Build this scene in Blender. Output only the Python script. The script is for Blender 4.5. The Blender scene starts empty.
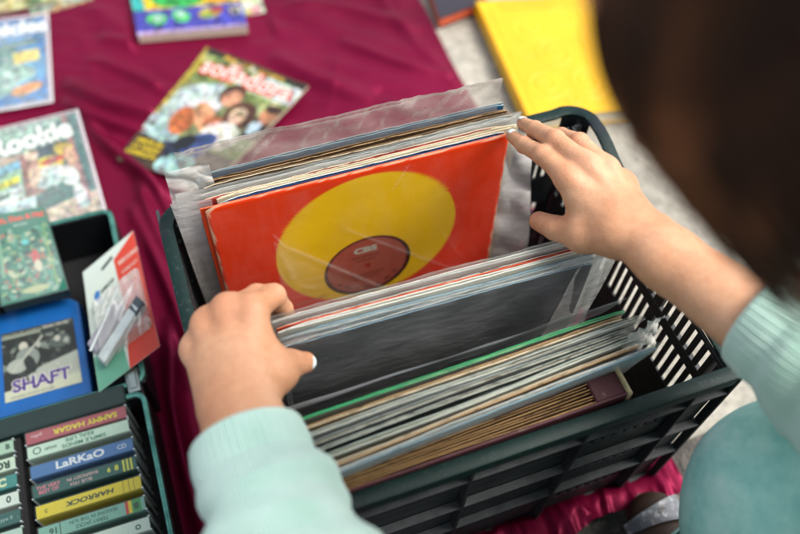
import bpy, math, random
import numpy as np
from mathutils import Vector, Matrix, Euler

# ------------------------------------------------------------------ camera, sky, sun, exposure
S = bpy.context.scene
COL = S.collection
cam_d = bpy.data.cameras.new("camera"); cam = bpy.data.objects.new("camera", cam_d); COL.objects.link(cam)
cam.location = (0.04164, -0.19, 0.93767)
cam.rotation_euler = (0.5829, -0.0397, -0.3430)
cam_d.sensor_width = 36; cam_d.lens = 36.27
cam_d.clip_start = 0.01; cam_d.clip_end = 200
cam_d.dof.use_dof = True; cam_d.dof.focus_distance = 0.775; cam_d.dof.aperture_fstop = 2.2
S.camera = cam

W = bpy.data.worlds.new("World"); S.world = W; W.use_nodes = True
nt = W.node_tree; bg = nt.nodes["Background"]
sky = nt.nodes.new("ShaderNodeTexSky"); sky.sky_type = 'NISHITA'; sky.sun_disc = False
SUN_EL, SUN_AZ = math.radians(58), math.radians(108)      # azimuth from +y towards +x
sky.sun_elevation = SUN_EL; sky.sun_rotation = SUN_AZ
sky.air_density = 1.0; sky.dust_density = 4.0; sky.ozone_density = 0.6
hs = nt.nodes.new('ShaderNodeHueSaturation'); hs.inputs['Saturation'].default_value = .45      # thin high cloud
nt.links.new(sky.outputs[0], hs.inputs['Color']); nt.links.new(hs.outputs[0], bg.inputs[0]); bg.inputs[1].default_value = 0.15
sun_d = bpy.data.lights.new("sun", 'SUN'); sun_d.energy = 1.7; sun_d.angle = math.radians(30); sun_d.color = (1, .95, .87)
sun = bpy.data.objects.new("sun", sun_d); COL.objects.link(sun)
sv = Vector((math.sin(SUN_AZ) * math.cos(SUN_EL), math.cos(SUN_AZ) * math.cos(SUN_EL), math.sin(SUN_EL)))
sun.rotation_euler = sv.to_track_quat('Z', 'Y').to_euler()
S.view_settings.view_transform = 'Standard'; S.view_settings.look = 'None'
S.view_settings.exposure = 0.88; S.view_settings.gamma = 1.0
S.render.engine = 'CYCLES'
S.cycles.transparent_max_bounces = 32; S.cycles.max_bounces = 10

rng = np.random.default_rng(7); random.seed(7)

# ------------------------------------------------------------------ helpers (author in cm)
def hexc(h):
    h = h.lstrip('#'); c = [int(h[i:i+2], 16) / 255 for i in (0, 2, 4)]
    return tuple(((x / 12.92) if x <= .04045 else ((x + .055) / 1.055) ** 2.4) for x in c)

class Mesh:
    """collects geometry (world cm) with material slots, uv and vertex colour"""
    def __init__(s): s.v = []; s.f = []; s.m = []; s.c = []; s.mats = []; s.n = 0
    def mi(s, mat):
        if mat not in s.mats: s.mats.append(mat)
        return s.mats.index(mat)
    def add(s, verts, faces, mat, col=None):
        verts = np.asarray(verts, float).reshape(-1, 3); k = s.mi(mat)
        s.v.append(verts)
        if col is None: col = np.ones((len(verts), 3))
        col = np.asarray(col, float)
        if col.ndim == 1: col = np.tile(col, (len(verts), 1))
        s.c.append(col)
        n = s.n
        if isinstance(faces, np.ndarray):
            fl = (faces + n).tolist()
        else:
            fl = [[i + n for i in f] for f in faces]
        s.f += fl; s.m += [k] * len(fl); s.n += len(verts)
        return s
    def box(s, x0, x1, y0, y1, z0, z1, mat, col=None, bev=0.0, fn=None):
        if bev <= 0:
            v = [(x, y, z) for z in (z0, z1) for y in (y0, y1) for x in (x0, x1)]
            f = [(0, 2, 3, 1), (4, 5, 7, 6), (0, 1, 5, 4), (2, 6, 7, 3), (0, 4, 6, 2), (1, 3, 7, 5)]
        else:
            b = min(bev, (x1-x0)*.45, (y1-y0)*.45, (z1-z0)*.45); v = []; f = []
            lo = (x0, y0, z0); hi = (x1, y1, z1); idx = {}
            for ax in range(3):
                for sg in (0, 1, 2, 3, 4, 5, 6, 7):
                    p = [0, 0, 0]
                    for k in range(3):
                        bit = (sg >> k) & 1
                        p[k] = (hi[k] if bit else lo[k]) if k == ax else ((hi[k] - b) if bit else (lo[k] + b))
                    idx[(ax, sg)] = len(v); v.append(tuple(p))
            def q(ax, bits): return idx[(ax, bits)]
            for ax in range(3):
                a1, a2 = [k for k in range(3) if k != ax]
                for bit in (0, 1):
                    base = bit << ax
                    c = [base, base | 1 << a1, base | 1 << a1 | 1 << a2, base | 1 << a2]
                    f.append([q(ax, k) for k in c])
            for a1, a2 in ((0, 1), (0, 2), (1, 2)):
                a3 = 3 - a1 - a2
                for b1 in (0, 1):
                    for b2 in (0, 1):
                        c0 = b1 << a1 | b2 << a2; c1 = c0 | 1 << a3
                        f.append([q(a1, c0), q(a2, c0), q(a2, c1), q(a1, c1)])
            for sg in range(8): f.append([q(0, sg), q(1, sg), q(2, sg)])
        v = np.array(v, float)
        if fn is not None: v = np.array([fn(*p) for p in v])
        return s.add(v, f, mat, col)
    def grid(s, P, mat, col=None, closed_u=False, closed_v=False):
        """P[i,j,3]"""
        P = np.asarray(P, float); a, b = P.shape[:2]
        i = np.arange(a if closed_u else a - 1); j = np.arange(b if closed_v else b - 1)
        I, J = np.meshgrid(i, j, indexing='ij'); I = I.ravel(); J = J.ravel()
        I2 = (I + 1) % a; J2 = (J + 1) % b
        F = np.stack([I * b + J, I2 * b + J, I2 * b + J2, I * b + J2], 1)
        c = None
        if col is not None:
            c = np.asarray(col, float)
            c = c.reshape(-1, 3) if c.ndim == 3 else c
        return s.add(P.reshape(-1, 3), F, mat, c)
    def tube(s, pts, rad, mat, n=8, cap=True, col=None):
        pts = np.asarray(pts, float); m = len(pts)
        rad = np.ones(m) * rad if np.isscalar(rad) else np.asarray(rad, float)
        T = np.gradient(pts, axis=0); T /= np.linalg.norm(T, axis=1)[:, None] + 1e-9
        up = np.array([0, 0, 1.0]) if abs(T[0][2]) < .9 else np.array([0, 1.0, 0])
        rings = []
        a = np.linspace(0, 2 * math.pi, n, endpoint=False)
        for k in range(m):
            x = np.cross(up, T[k]); x /= np.linalg.norm(x) + 1e-9; y = np.cross(T[k], x); up = np.cross(T[k], x) if False else up
            rings.append(pts[k] + rad[k] * (np.cos(a)[:, None] * x + np.sin(a)[:, None] * y))
        n0 = s.n
        s.grid(np.array(rings), mat, col=col, closed_v=True)
        if cap:
            k = s.mi(mat)
            s.f.append([n0 + i for i in range(n)][::-1]); s.f.append([n0 + (m - 1) * n + i for i in range(n)]); s.m += [k, k]
        return s
    def build(s, name, parent=None, origin=None, smooth=False, sharp=None):
        V = np.concatenate(s.v); Cc = np.concatenate(s.c)
        if parent is not None: o0 = np.array(parent.matrix_world.translation if False else parent['_o'])
        else: o0 = np.array(origin if origin is not None else (V[:, 0].mean(), V[:, 1].mean(), V[:, 2].min()))
        me = bpy.data.meshes.new(name)
        me.from_pydata(((V - o0) / 100).tolist(), [], s.f)
        for m in s.mats: me.materials.append(m)
        me.polygons.foreach_set('material_index', s.m)
        ca = me.color_attributes.new("Col", 'FLOAT_COLOR', 'POINT')
        ca.data.foreach_set('color', np.concatenate([Cc, np.ones((len(Cc), 1))], 1).ravel())
        if smooth: me.polygons.foreach_set('use_smooth', [True] * len(me.polygons))
        me.update()
        if smooth and sharp: me.set_sharp_from_angle(angle=math.radians(sharp))
        o = bpy.data.objects.new(name, me); COL.objects.link(o)
        if parent is not None:
            o.parent = parent; o['_o'] = list(map(float, o0)); o.location = (0, 0, 0)
        else:
            o.location = tuple(o0 / 100); o['_o'] = list(map(float, o0))
        return o

def thing(name, label, cat, loc, group=None):
    o = bpy.data.objects.new(name, None); COL.objects.link(o); o.empty_display_size = .02
    o.location = tuple(np.array(loc) / 100); o['_o'] = [float(t) for t in loc]
    o['label'] = label; o['category'] = cat
    if group: o['group'] = group
    return o
def tag(o, label, cat, group=None):
    o['label'] = label; o['category'] = cat
    if group: o['group'] = group
    return o

# ---- materials
def newmat(name):
    m = bpy.data.materials.new(name); m.use_nodes = True
    return m, m.node_tree, m.node_tree.nodes["Principled BSDF"]
def N(t, kind, **kw):
    n = t.nodes.new(kind)
    for k, v in kw.items():
        if k.startswith('i_'): n.inputs[int(k[2:]) if k[2:].isdigit() else k[2:].replace('_', ' ')].default_value = v
        else: setattr(n, k, v)
    return n
def ramp(t, fac, stops):
    r = t.nodes.new('ShaderNodeValToRGB'); e = r.color_ramp.elements
    while len(e) < len(stops): e.new(.5)
    for k, (p, c) in enumerate(stops):
        e[k].position = p; e[k].color = (*c, 1) if len(c) == 3 else c
    t.links.new(fac, r.inputs[0]); return r
def mixc(t, fac, a, b, mode='MIX'):
    n = t.nodes.new('ShaderNodeMix'); n.data_type = 'RGBA'; n.blend_type = mode
    for sock, v in ((n.inputs[0], fac), (n.inputs[6], a), (n.inputs[7], b)):
        if hasattr(v, 'is_linked') or isinstance(v, bpy.types.NodeSocket): t.links.new(v, sock)
        elif isinstance(v, (int, float)): sock.default_value = v
        else: sock.default_value = (*v, 1)
    return n.outputs[2]
def coords(t, scale=(1, 1, 1), kind='Object'):
    tc = t.nodes.new('ShaderNodeTexCoord'); mp = t.nodes.new('ShaderNodeMapping')
    mp.inputs['Scale'].default_value = scale
    t.links.new(tc.outputs[kind], mp.inputs[0]); return mp.outputs[0]
def noise(t, vec, scale, detail=4, rough=.55):
    n = N(t, 'ShaderNodeTexNoise'); n.inputs['Scale'].default_value = scale
    n.inputs['Detail'].default_value = detail; n.inputs['Roughness'].default_value = rough
    t.links.new(vec, n.inputs['Vector']); return n.outputs['Fac']
def bump(t, b, h, strength=.3, dist=.001):
    n = N(t, 'ShaderNodeBump'); n.inputs['Strength'].default_value = strength; n.inputs['Distance'].default_value = dist
    t.links.new(h, n.inputs['Height']); t.links.new(n.outputs[0], b.inputs['Normal']); return n

_cache = {}
def plain(name, c, rough=.5, var=.12, scale=60, bmp=.1, spec=.5, metal=0, coat=0, bscale=400):
    """plain coloured surface with mottling and fine bump"""
    if name in _cache: return _cache[name]
    m, t, b = newmat(name); c = hexc(c) if isinstance(c, str) else c
    v = coords(t); f = noise(t, v, scale)
    r = ramp(t, f, [(.3, tuple(x * (1 - var) for x in c)), (.7, tuple(min(1, x * (1 + var)) for x in c))])
    t.links.new(r.outputs[0], b.inputs['Base Color'])
    b.inputs['Roughness'].default_value = rough; b.inputs['Metallic'].default_value = metal
    b.inputs['Specular IOR Level'].default_value = spec
    if coat: b.inputs['Coat Weight'].default_value = coat; b.inputs['Coat Roughness'].default_value = .08
    if bmp: bump(t, b, noise(t, v, bscale, 3), bmp, .0006)
    _cache[name] = m; return m
def printed(name, rough=.35, grain=.1, coat=0, wear=None):
    """paper print that takes its inks from the mesh's painted colours"""
    if name in _cache: return _cache[name]
    m, t, b = newmat(name)
    a = N(t, 'ShaderNodeAttribute', attribute_name='Col')
    v = coords(t); f = noise(t, v, 900, 2)
    g = ramp(t, f, [(.3, (1 - grain,) * 3), (.7, (1, 1, 1))])
    out = mixc(t, 1.0, mixc(t, 1.0, a.outputs[0], (.60, .60, .60), 'MULTIPLY'), g.outputs[0], 'MULTIPLY')
    if wear:
        w = ramp(t, noise(t, v, 120, 8, .75), [(.60, (0, 0, 0)), (.70, (1, 1, 1))])
        out = mixc(t, w.outputs[0], out, mixc(t, .35, out, hexc(wear)))
    t.links.new(out, b.inputs['Base Color']); b.inputs['Roughness'].default_value = rough
    if coat: b.inputs['Coat Weight'].default_value = coat; b.inputs['Coat Roughness'].default_value = .1
    bump(t, b, noise(t, v, 25, 5), .25, .002)
    _cache[name] = m; return m
def plastic_film(name, opac=.22, tint='#dfe6e2', rough=.18, streak=.35, scale=(8, 8, 40), facing=.3):
    if name in _cache: return _cache[name]
    m, t, b = newmat(name)
    b.inputs['Base Color'].default_value = (*hexc(tint), 1); b.inputs['Roughness'].default_value = rough
    b.inputs['Specular IOR Level'].default_value = .8
    tr = N(t, 'ShaderNodeBsdfTransparent'); tr.inputs[0].default_value = (.97, .98, .97, 1)
    v = coords(t, scale); f = noise(t, v, 2.2, 7, .65)
    a = N(t, 'ShaderNodeAttribute', attribute_name='Col')
    lw = N(t, 'ShaderNodeLayerWeight'); lw.inputs[0].default_value = .35
    mr = N(t, 'ShaderNodeMapRange'); t.links.new(f, mr.inputs[0])
    mr.inputs[1].default_value = .42; mr.inputs[2].default_value = .75; mr.inputs[3].default_value = opac; mr.inputs[4].default_value = min(1, opac + streak)
    m1 = N(t, 'ShaderNodeMath', operation='ADD'); t.links.new(mr.outputs[0], m1.inputs[0])
    m0 = N(t, 'ShaderNodeMath', operation='MULTIPLY'); t.links.new(lw.outputs['Facing'], m0.inputs[0]); m0.inputs[1].default_value = facing
    t.links.new(m0.outputs[0], m1.inputs[1])
    # creases are whiter: painted crease strength is 1 - Col.r
    sp = N(t, 'ShaderNodeSeparateColor'); t.links.new(a.outputs[0], sp.inputs[0])
    m2 = N(t, 'ShaderNodeMath', operation='SUBTRACT'); m2.inputs[0].default_value = 1; t.links.new(sp.outputs[0], m2.inputs[1])
    m3 = N(t, 'ShaderNodeMath', operation='ADD', use_clamp=True); t.links.new(m1.outputs[0], m3.inputs[0]); t.links.new(m2.outputs[0], m3.inputs[1])
    mx = N(t, 'ShaderNodeMixShader'); t.links.new(m3.outputs[0], mx.inputs[0])
    t.links.new(tr.outputs[0], mx.inputs[1]); t.links.new(b.outputs[0], mx.inputs[2])
    t.links.new(mx.outputs[0], t.nodes['Material Output'].inputs['Surface'])
    bump(t, b, noise(t, coords(t, (12, 12, 30)), 3, 6, .6), .5, .004)
    _cache[name] = m; return m
def card_edge(name, c, dark='#5a4632', amt=.45, sc=(6, 60, 500)):
    """worn edge of a cardboard cover: long uneven stains along its length"""
    if name in _cache: return _cache[name]
    m, t, b = newmat(name); v = coords(t, (60, 700, 700)); v2 = coords(t, (1, 1, 1))
    f = noise(t, v, 1.0, 6, .7)
    r = ramp(t, f, [(.36, hexc(dark)), (.36 + .02 + (1 - amt) * .08, hexc(c)), (.9, tuple(min(1, x * 1.25) for x in hexc(c)))])
    t.links.new(r.outputs[0], b.inputs['Base Color']); b.inputs['Roughness'].default_value = .75
    bump(t, b, noise(t, v2, 700, 4), .6, .001)
    _cache[name] = m; return m
def worn_cover(name, c, wearc='#d8c8a8', rough=.4, amt=.66, coat=0):
    if name in _cache: return _cache[name]
    m, t, b = newmat(name); v = coords(t); c = hexc(c)
    base = ramp(t, noise(t, v, 14, 5), [(.3, tuple(x * .86 for x in c)), (.7, tuple(min(1, x * 1.08) for x in c))])
    sc = ramp(t, noise(t, coords(t, (1, 1, 1)), 55, 9, .8), [(amt, (0, 0, 0)), (amt + .05, (1, 1, 1))])
    out = mixc(t, sc.outputs[0], base.outputs[0], mixc(t, .5, base.outputs[0], hexc(wearc)))
    t.links.new(out, b.inputs['Base Color']); b.inputs['Roughness'].default_value = rough
    if coat: b.inputs['Coat Weight'].default_value = coat
    bump(t, b, noise(t, v, 300, 5), .12, .001)
    _cache[name] = m; return m

# ---- writing
def text_geo(s, size=1.0, bold=0.0, align='CENTER', squeeze=1.0, shear=0.0):
    cu = bpy.data.curves.new('lettering', 'FONT'); cu.body = s; cu.size = 1; cu.offset = bold; cu.align_x = align; cu.align_y = 'CENTER'
    cu.shear = shear; cu.resolution_u = 3
    ob = bpy.data.objects.new('lettering', cu)
    COL.objects.link(ob)
    dg = bpy.context.evaluated_depsgraph_get(); me = bpy.data.meshes.new_from_object(ob.evaluated_get(dg))
    v = np.array([(p.co.x * size * squeeze, p.co.y * size) for p in me.vertices]); f = [list(p.vertices) for p in me.polygons]
    bpy.data.objects.remove(ob); bpy.data.curves.remove(cu); bpy.data.meshes.remove(me)
    return v, f
def write(B, s, frame, pos, size, mat, col=(1, 1, 1), rot=0, **kw):
    """frame(u, v, h) -> world cm; text laid in that surface"""
    v, f = text_geo(s, size, **kw); c, sn = math.cos(rot), math.sin(rot)
    P = np.array([frame(pos[0] + c * a - sn * b, pos[1] + sn * a + c * b, pos[2] if len(pos) > 2 else .04) for a, b in v])
    B.add(P, f, mat, hexc(col) if isinstance(col, str) else col)

# ---- painted prints: a raster of ink colours on the mesh's own vertices
class Art:
    def __init__(s, w, h, res, base):
        res = res * 1.6; s.w, s.h = w, h; s.nx = int(w * res) + 1; s.ny = int(h * res) + 1
        s.X, s.Y = np.meshgrid(np.linspace(0, w, s.nx), np.linspace(0, h, s.ny), indexing='ij')
        s.C = np.tile(np.array(hexc(base)), (s.nx, s.ny, 1))
    def _put(s, d, c, soft, a=1):
        k = np.clip(.5 - d / soft, 0, 1)[..., None] * a; s.C = s.C * (1 - k) + np.array(hexc(c)) * k
    def ell(s, x, y, rx, ry, c, rot=0, soft=.12, a=1):
        cr, sr = math.cos(rot), math.sin(rot); dx = s.X - x; dy = s.Y - y
        u = (dx * cr + dy * sr) / rx; v = (-dx * sr + dy * cr) / ry
        s._put((np.sqrt(u * u + v * v) - 1) * min(rx, ry), c, soft, a); return s
    def poly(s, pts, c, soft=.12, a=1):
        pts = np.array(pts, float); d = np.full(s.X.shape, 1e9); sg = np.ones(s.X.shape)
        n = len(pts); j = n - 1
        for i in range(n):
            e = pts[j] - pts[i]; wx = s.X - pts[i][0]; wy = s.Y - pts[i][1]
            q = np.clip((wx * e[0] + wy * e[1]) / (e @ e + 1e-9), 0, 1)
            d = np.minimum(d, (wx - e[0] * q) ** 2 + (wy - e[1] * q) ** 2)
            c1 = s.Y >= pts[i][1]; c2 = s.Y < pts[j][1]; c3 = e[0] * wy > e[1] * wx
            fl = (c1 & c2 & c3) | (~c1 & ~c2 & ~c3); sg = np.where(fl, -sg, sg); j = i
        s._put(sg * np.sqrt(d), c, soft, a); return s
    def line(s, pts, r, c, soft=.1, a=1):
        d = np.full(s.X.shape, 1e9); pts = np.array(pts, float)
        for p, q in zip(pts[:-1], pts[1:]):
            e = q - p; k = np.clip(((s.X - p[0]) * e[0] + (s.Y - p[1]) * e[1]) / (e @ e + 1e-9), 0, 1)
            d = np.minimum(d, np.hypot(s.X - p[0] - e[0] * k, s.Y - p[1] - e[1] * k))
        s._put(d - r, c, soft, a); return s
    def speck(s, n, x0, x1, y0, y1, r, cols, seed=0, asp=1.6):
        g = np.random.default_rng(seed)
        for k in range(n):
            rr = r * g.uniform(.4, 1.2)
            s.ell(g.uniform(x0, x1), g.uniform(y0, y1), rr * asp, rr, cols[g.integers(len(cols))], g.uniform(0, 3), .1, .85)
        return s
    def mottle(s, amt=.1, seed=0, sc=3):
        g = np.random.default_rng(seed); n = np.zeros(s.X.shape)
        for k in range(14):
            kx, ky, p = g.normal(0, sc / 2.0), g.normal(0, sc / 2.0), g.uniform(0, 6)
            n += np.sin(kx * s.X + ky * s.Y + p)
        m = g.normal(0, 1, s.X.shape); f = m.copy()
        for _ in range(3): f = (f + np.roll(f, 1, 0) + np.roll(f, -1, 0) + np.roll(f, 1, 1) + np.roll(f, -1, 1)) / 5
        f2 = f.copy()
        for _ in range(14): f2 = (f2 + np.roll(f2, 1, 0) + np.roll(f2, -1, 0) + np.roll(f2, 1, 1) + np.roll(f2, -1, 1)) / 5
        f /= f.std(); f2 /= f2.std()
        hue = g.normal(0, 1, s.X.shape + (3,))
        for _ in range(10): hue = (hue + np.roll(hue, 1, 0) + np.roll(hue, -1, 0) + np.roll(hue, 1, 1) + np.roll(hue, -1, 1)) / 5
        hue /= hue.std()
        s.C = np.clip(s.C * (1 + amt * n[..., None] / 4) * (1 + .13 * f[..., None] + .2 * f2[..., None] + .07 * hue), 0, 1); return s

def sheet(B, art, frame, mat):
    P = np.array([[frame(x, y, 0) for y in np.linspace(0, art.h, art.ny)] for x in np.linspace(0, art.w, art.nx)])
    B.grid(P, mat, art.C)

def wav(x, y, seed=0, n=5, sc=.3):
    g = np.random.default_rng(seed); r = 0
    for k in range(n):
        a, b, p = g.normal(0, sc), g.normal(0, sc), g.uniform(0, 6.28)
        r = r + np.sin(a * x + b * y + p) / n
    return r

# ------------------------------------------------------------------ signed distance modelling for the body
def sdf_mesh(prims, lo, hi, h):
    """prims: list of (fn(P)->d, k) smoothly joined in order; surface nets mesh"""
    lo = np.array(lo, float); hi = np.array(hi, float)
    n = np.ceil((hi - lo) / h).astype(int) + 1
    ax = [lo[i] + h * np.arange(n[i]) for i in range(3)]
    G = np.stack(np.meshgrid(*ax, indexing='ij'), -1).astype(np.float32)
    D = np.full(G.shape[:3], 1e3, np.float32)
    for fn, k in prims:
        bb = getattr(fn, 'bb', None)
        if bb is not None:
            pad = 2.5 + 2 * k
            i0 = np.clip(np.floor((bb[0] - pad - lo) / h).astype(int), 0, n); i1 = np.clip(np.ceil((bb[1] + pad - lo) / h).astype(int) + 1, 0, n)
            if (i1 <= i0).any(): continue
            sl = tuple(slice(a, b) for a, b in zip(i0, i1))
        else: sl = (slice(None),) * 3
        d = fn(G[sl]).astype(np.float32); o = D[sl]
        if k < 0: D[sl] = np.maximum(o, -d) if k == -1 else o; continue
        hh = np.clip(.5 + .5 * (o - d) / max(k, 1e-4), 0, 1)
        D[sl] = o + (d - o) * hh - k * hh * (1 - hh)
    ins = D < 0
    nx, ny, nz = D.shape
    c = [(i, j, k) for i in (0, 1) for j in (0, 1) for k in (0, 1)]
    cnt = np.zeros((nx-1, ny-1, nz-1), np.int8)
    for i, j, k in c: cnt += ins[i:nx-1+i, j:ny-1+j, k:nz-1+k]
    act = (cnt > 0) & (cnt < 8); idx = -np.ones(act.shape, int); A = np.argwhere(act); idx[act] = np.arange(len(A))
    acc = np.zeros((len(A), 3)); num = np.zeros(len(A))
    for i, j, k in c:
        for axn in range(3):
            if (i, j, k)[axn] == 1: continue
            o = [i, j, k]; o2 = o.copy(); o2[axn] = 1
            d0 = D[A[:, 0]+o[0], A[:, 1]+o[1], A[:, 2]+o[2]]; d1 = D[A[:, 0]+o2[0], A[:, 1]+o2[1], A[:, 2]+o2[2]]
            cr = (d0 < 0) != (d1 < 0); tt = np.where(cr, d0 / np.where(d0 == d1, 1, d0 - d1), 0)
            p = np.tile(np.array(o, float), (len(A), 1)); p[:, axn] = tt
            acc += p * cr[:, None]; num += cr
    V = lo + h * (A + acc / np.maximum(num, 1)[:, None]); F = []
    for axn in range(3):
        a1, a2 = (axn + 1) % 3, (axn + 2) % 3
        s0 = [slice(None)] * 3; s1 = [slice(None)] * 3; s0[axn] = slice(0, -1); s1[axn] = slice(1, None)
        e = ins[tuple(s0)] != ins[tuple(s1)]; E = np.argwhere(e)
        ok = (E[:, a1] > 0) & (E[:, a2] > 0) & (E[:, a1] < D.shape[a1] - 1) & (E[:, a2] < D.shape[a2] - 1); E = E[ok]
        def cell(da, db):
            q = E.copy(); q[:, a1] -= da; q[:, a2] -= db; return idx[q[:, 0], q[:, 1], q[:, 2]]
        Q = np.stack([cell(1, 1), cell(0, 1), cell(0, 0), cell(1, 0)], 1)
        fl = ins[E[:, 0], E[:, 1], E[:, 2]]
        Q[~fl] = Q[~fl][:, ::-1]; F.append(Q)
    return V, np.concatenate(F)

def rc(a, b, ra, rb):
    """round cone from a to b"""
    a = np.array(a, np.float32); b = np.array(b, np.float32); e = b - a; L = float(e @ e) + 1e-9
    def fn(P):
        t = np.clip(((P - a) @ e) / L, 0, 1); d = P - a - t[..., None] * e
        return np.sqrt((d * d).sum(-1)) - (ra + (rb - ra) * t)
    m = max(ra, rb); fn.bb = (np.minimum(a, b) - m, np.maximum(a, b) + m); return fn
def fl(a, b, ra, rb, nrm, q):
    """round cone flattened by factor q along nrm"""
    a = np.array(a, np.float32); b = np.array(b, np.float32); nrm = np.array(nrm, np.float32); nrm /= np.linalg.norm(nrm)
    e = b - a; e = e.astype(np.float32)
    def fn(P):
        w = P - a; L = float(e @ e) + 1e-9; t = np.clip((w @ e) / L, 0, 1); d = w - t[..., None] * e
        dn = (d @ nrm); d = d + (dn * (1 / q - 1))[..., None] * nrm
        r = ra + (rb - ra) * t; l = np.sqrt((d * d).sum(-1)); return (l - r) * (q + (1 - q) * .5)
    m = max(ra, rb); fn.bb = (np.minimum(a, b) - m, np.maximum(a, b) + m); return fn
def ellip(c, r, R=None):
    c = np.array(c, np.float32); r = np.array(r, np.float32); R = np.eye(3) if R is None else np.array(R)
    def fn(P):
        q = (P - c) @ R; k = np.sqrt(((q / r) ** 2).sum(-1)); k2 = np.sqrt(((q / r ** 2) ** 2).sum(-1)) + 1e-6
        return k * (k - 1) / k2
    m = r.max(); fn.bb = (c - m, c + m); return fn

# ================================================================== SETTING
# ---- ground
def ground():
    m, t, b = newmat('asphalt'); v = coords(t)
    f = noise(t, v, 90, 8, .7); f2 = noise(t, v, 6, 5)
    vo = N(t, 'ShaderNodeTexVoronoi'); vo.inputs['Scale'].default_value = 160; t.links.new(v, vo.inputs['Vector'])
    r = ramp(t, f, [(.3, (.03, .028, .027)), (.55, (.085, .08, .076)), (.72, (.2, .185, .17))])
    r2 = ramp(t, f2, [(.35, (.7, .66, .62)), (.65, (1.15, 1.1, 1.05))])
    out = mixc(t, 1, r.outputs[0], r2.outputs[0], 'MULTIPLY')
    t.links.new(out, b.inputs['Base Color']); b.inputs['Roughness'].default_value = .85
    bump(t, b, vo.outputs['Distance'], .8, .004)
    B = Mesh(); s = 6000
    B.add([(-s, -s, -1.2), (s, -s, -1.2), (s, s, -1.2), (-s, s, -1.2)], [(0, 1, 2, 3)], m)
    o = B.build('ground', origin=(0, 0, -1.2)); o['kind'] = 'structure'
    m2, t, b = newmat('paving_stone'); v = coords(t)
    f = noise(t, v, 70, 8, .7); f2 = noise(t, v, 4, 5)
    r = ramp(t, f, [(.3, (.2, .195, .17)), (.6, (.42, .40, .35)), (.75, (.50, .48, .42))])
    r2 = ramp(t, f2, [(.35, (.78, .76, .72)), (.65, (1.1, 1.08, 1.05))])
    t.links.new(mixc(t, 1, r.outputs[0], r2.outputs[0], 'MULTIPLY'), b.inputs['Base Color']); b.inputs['Roughness'].default_value = .8
    bump(t, b, f, .4, .002)
    # large slabs with narrow joints, front edge runs under the crate
    B = Mesh(); L = 120.0
    for i in range(-8, 9):
        for j in range(0, 10):
            x0, y0 = i * L - 27, j * L + 2.5
            B.box(x0 + .4, x0 + L - .4, y0 + .4, y0 + L - .4, -8, -.05, m2, bev=.4)
    o = B.build('pavement', origin=(0, 0, -8)); o['kind'] = 'structure'
ground()

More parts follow.
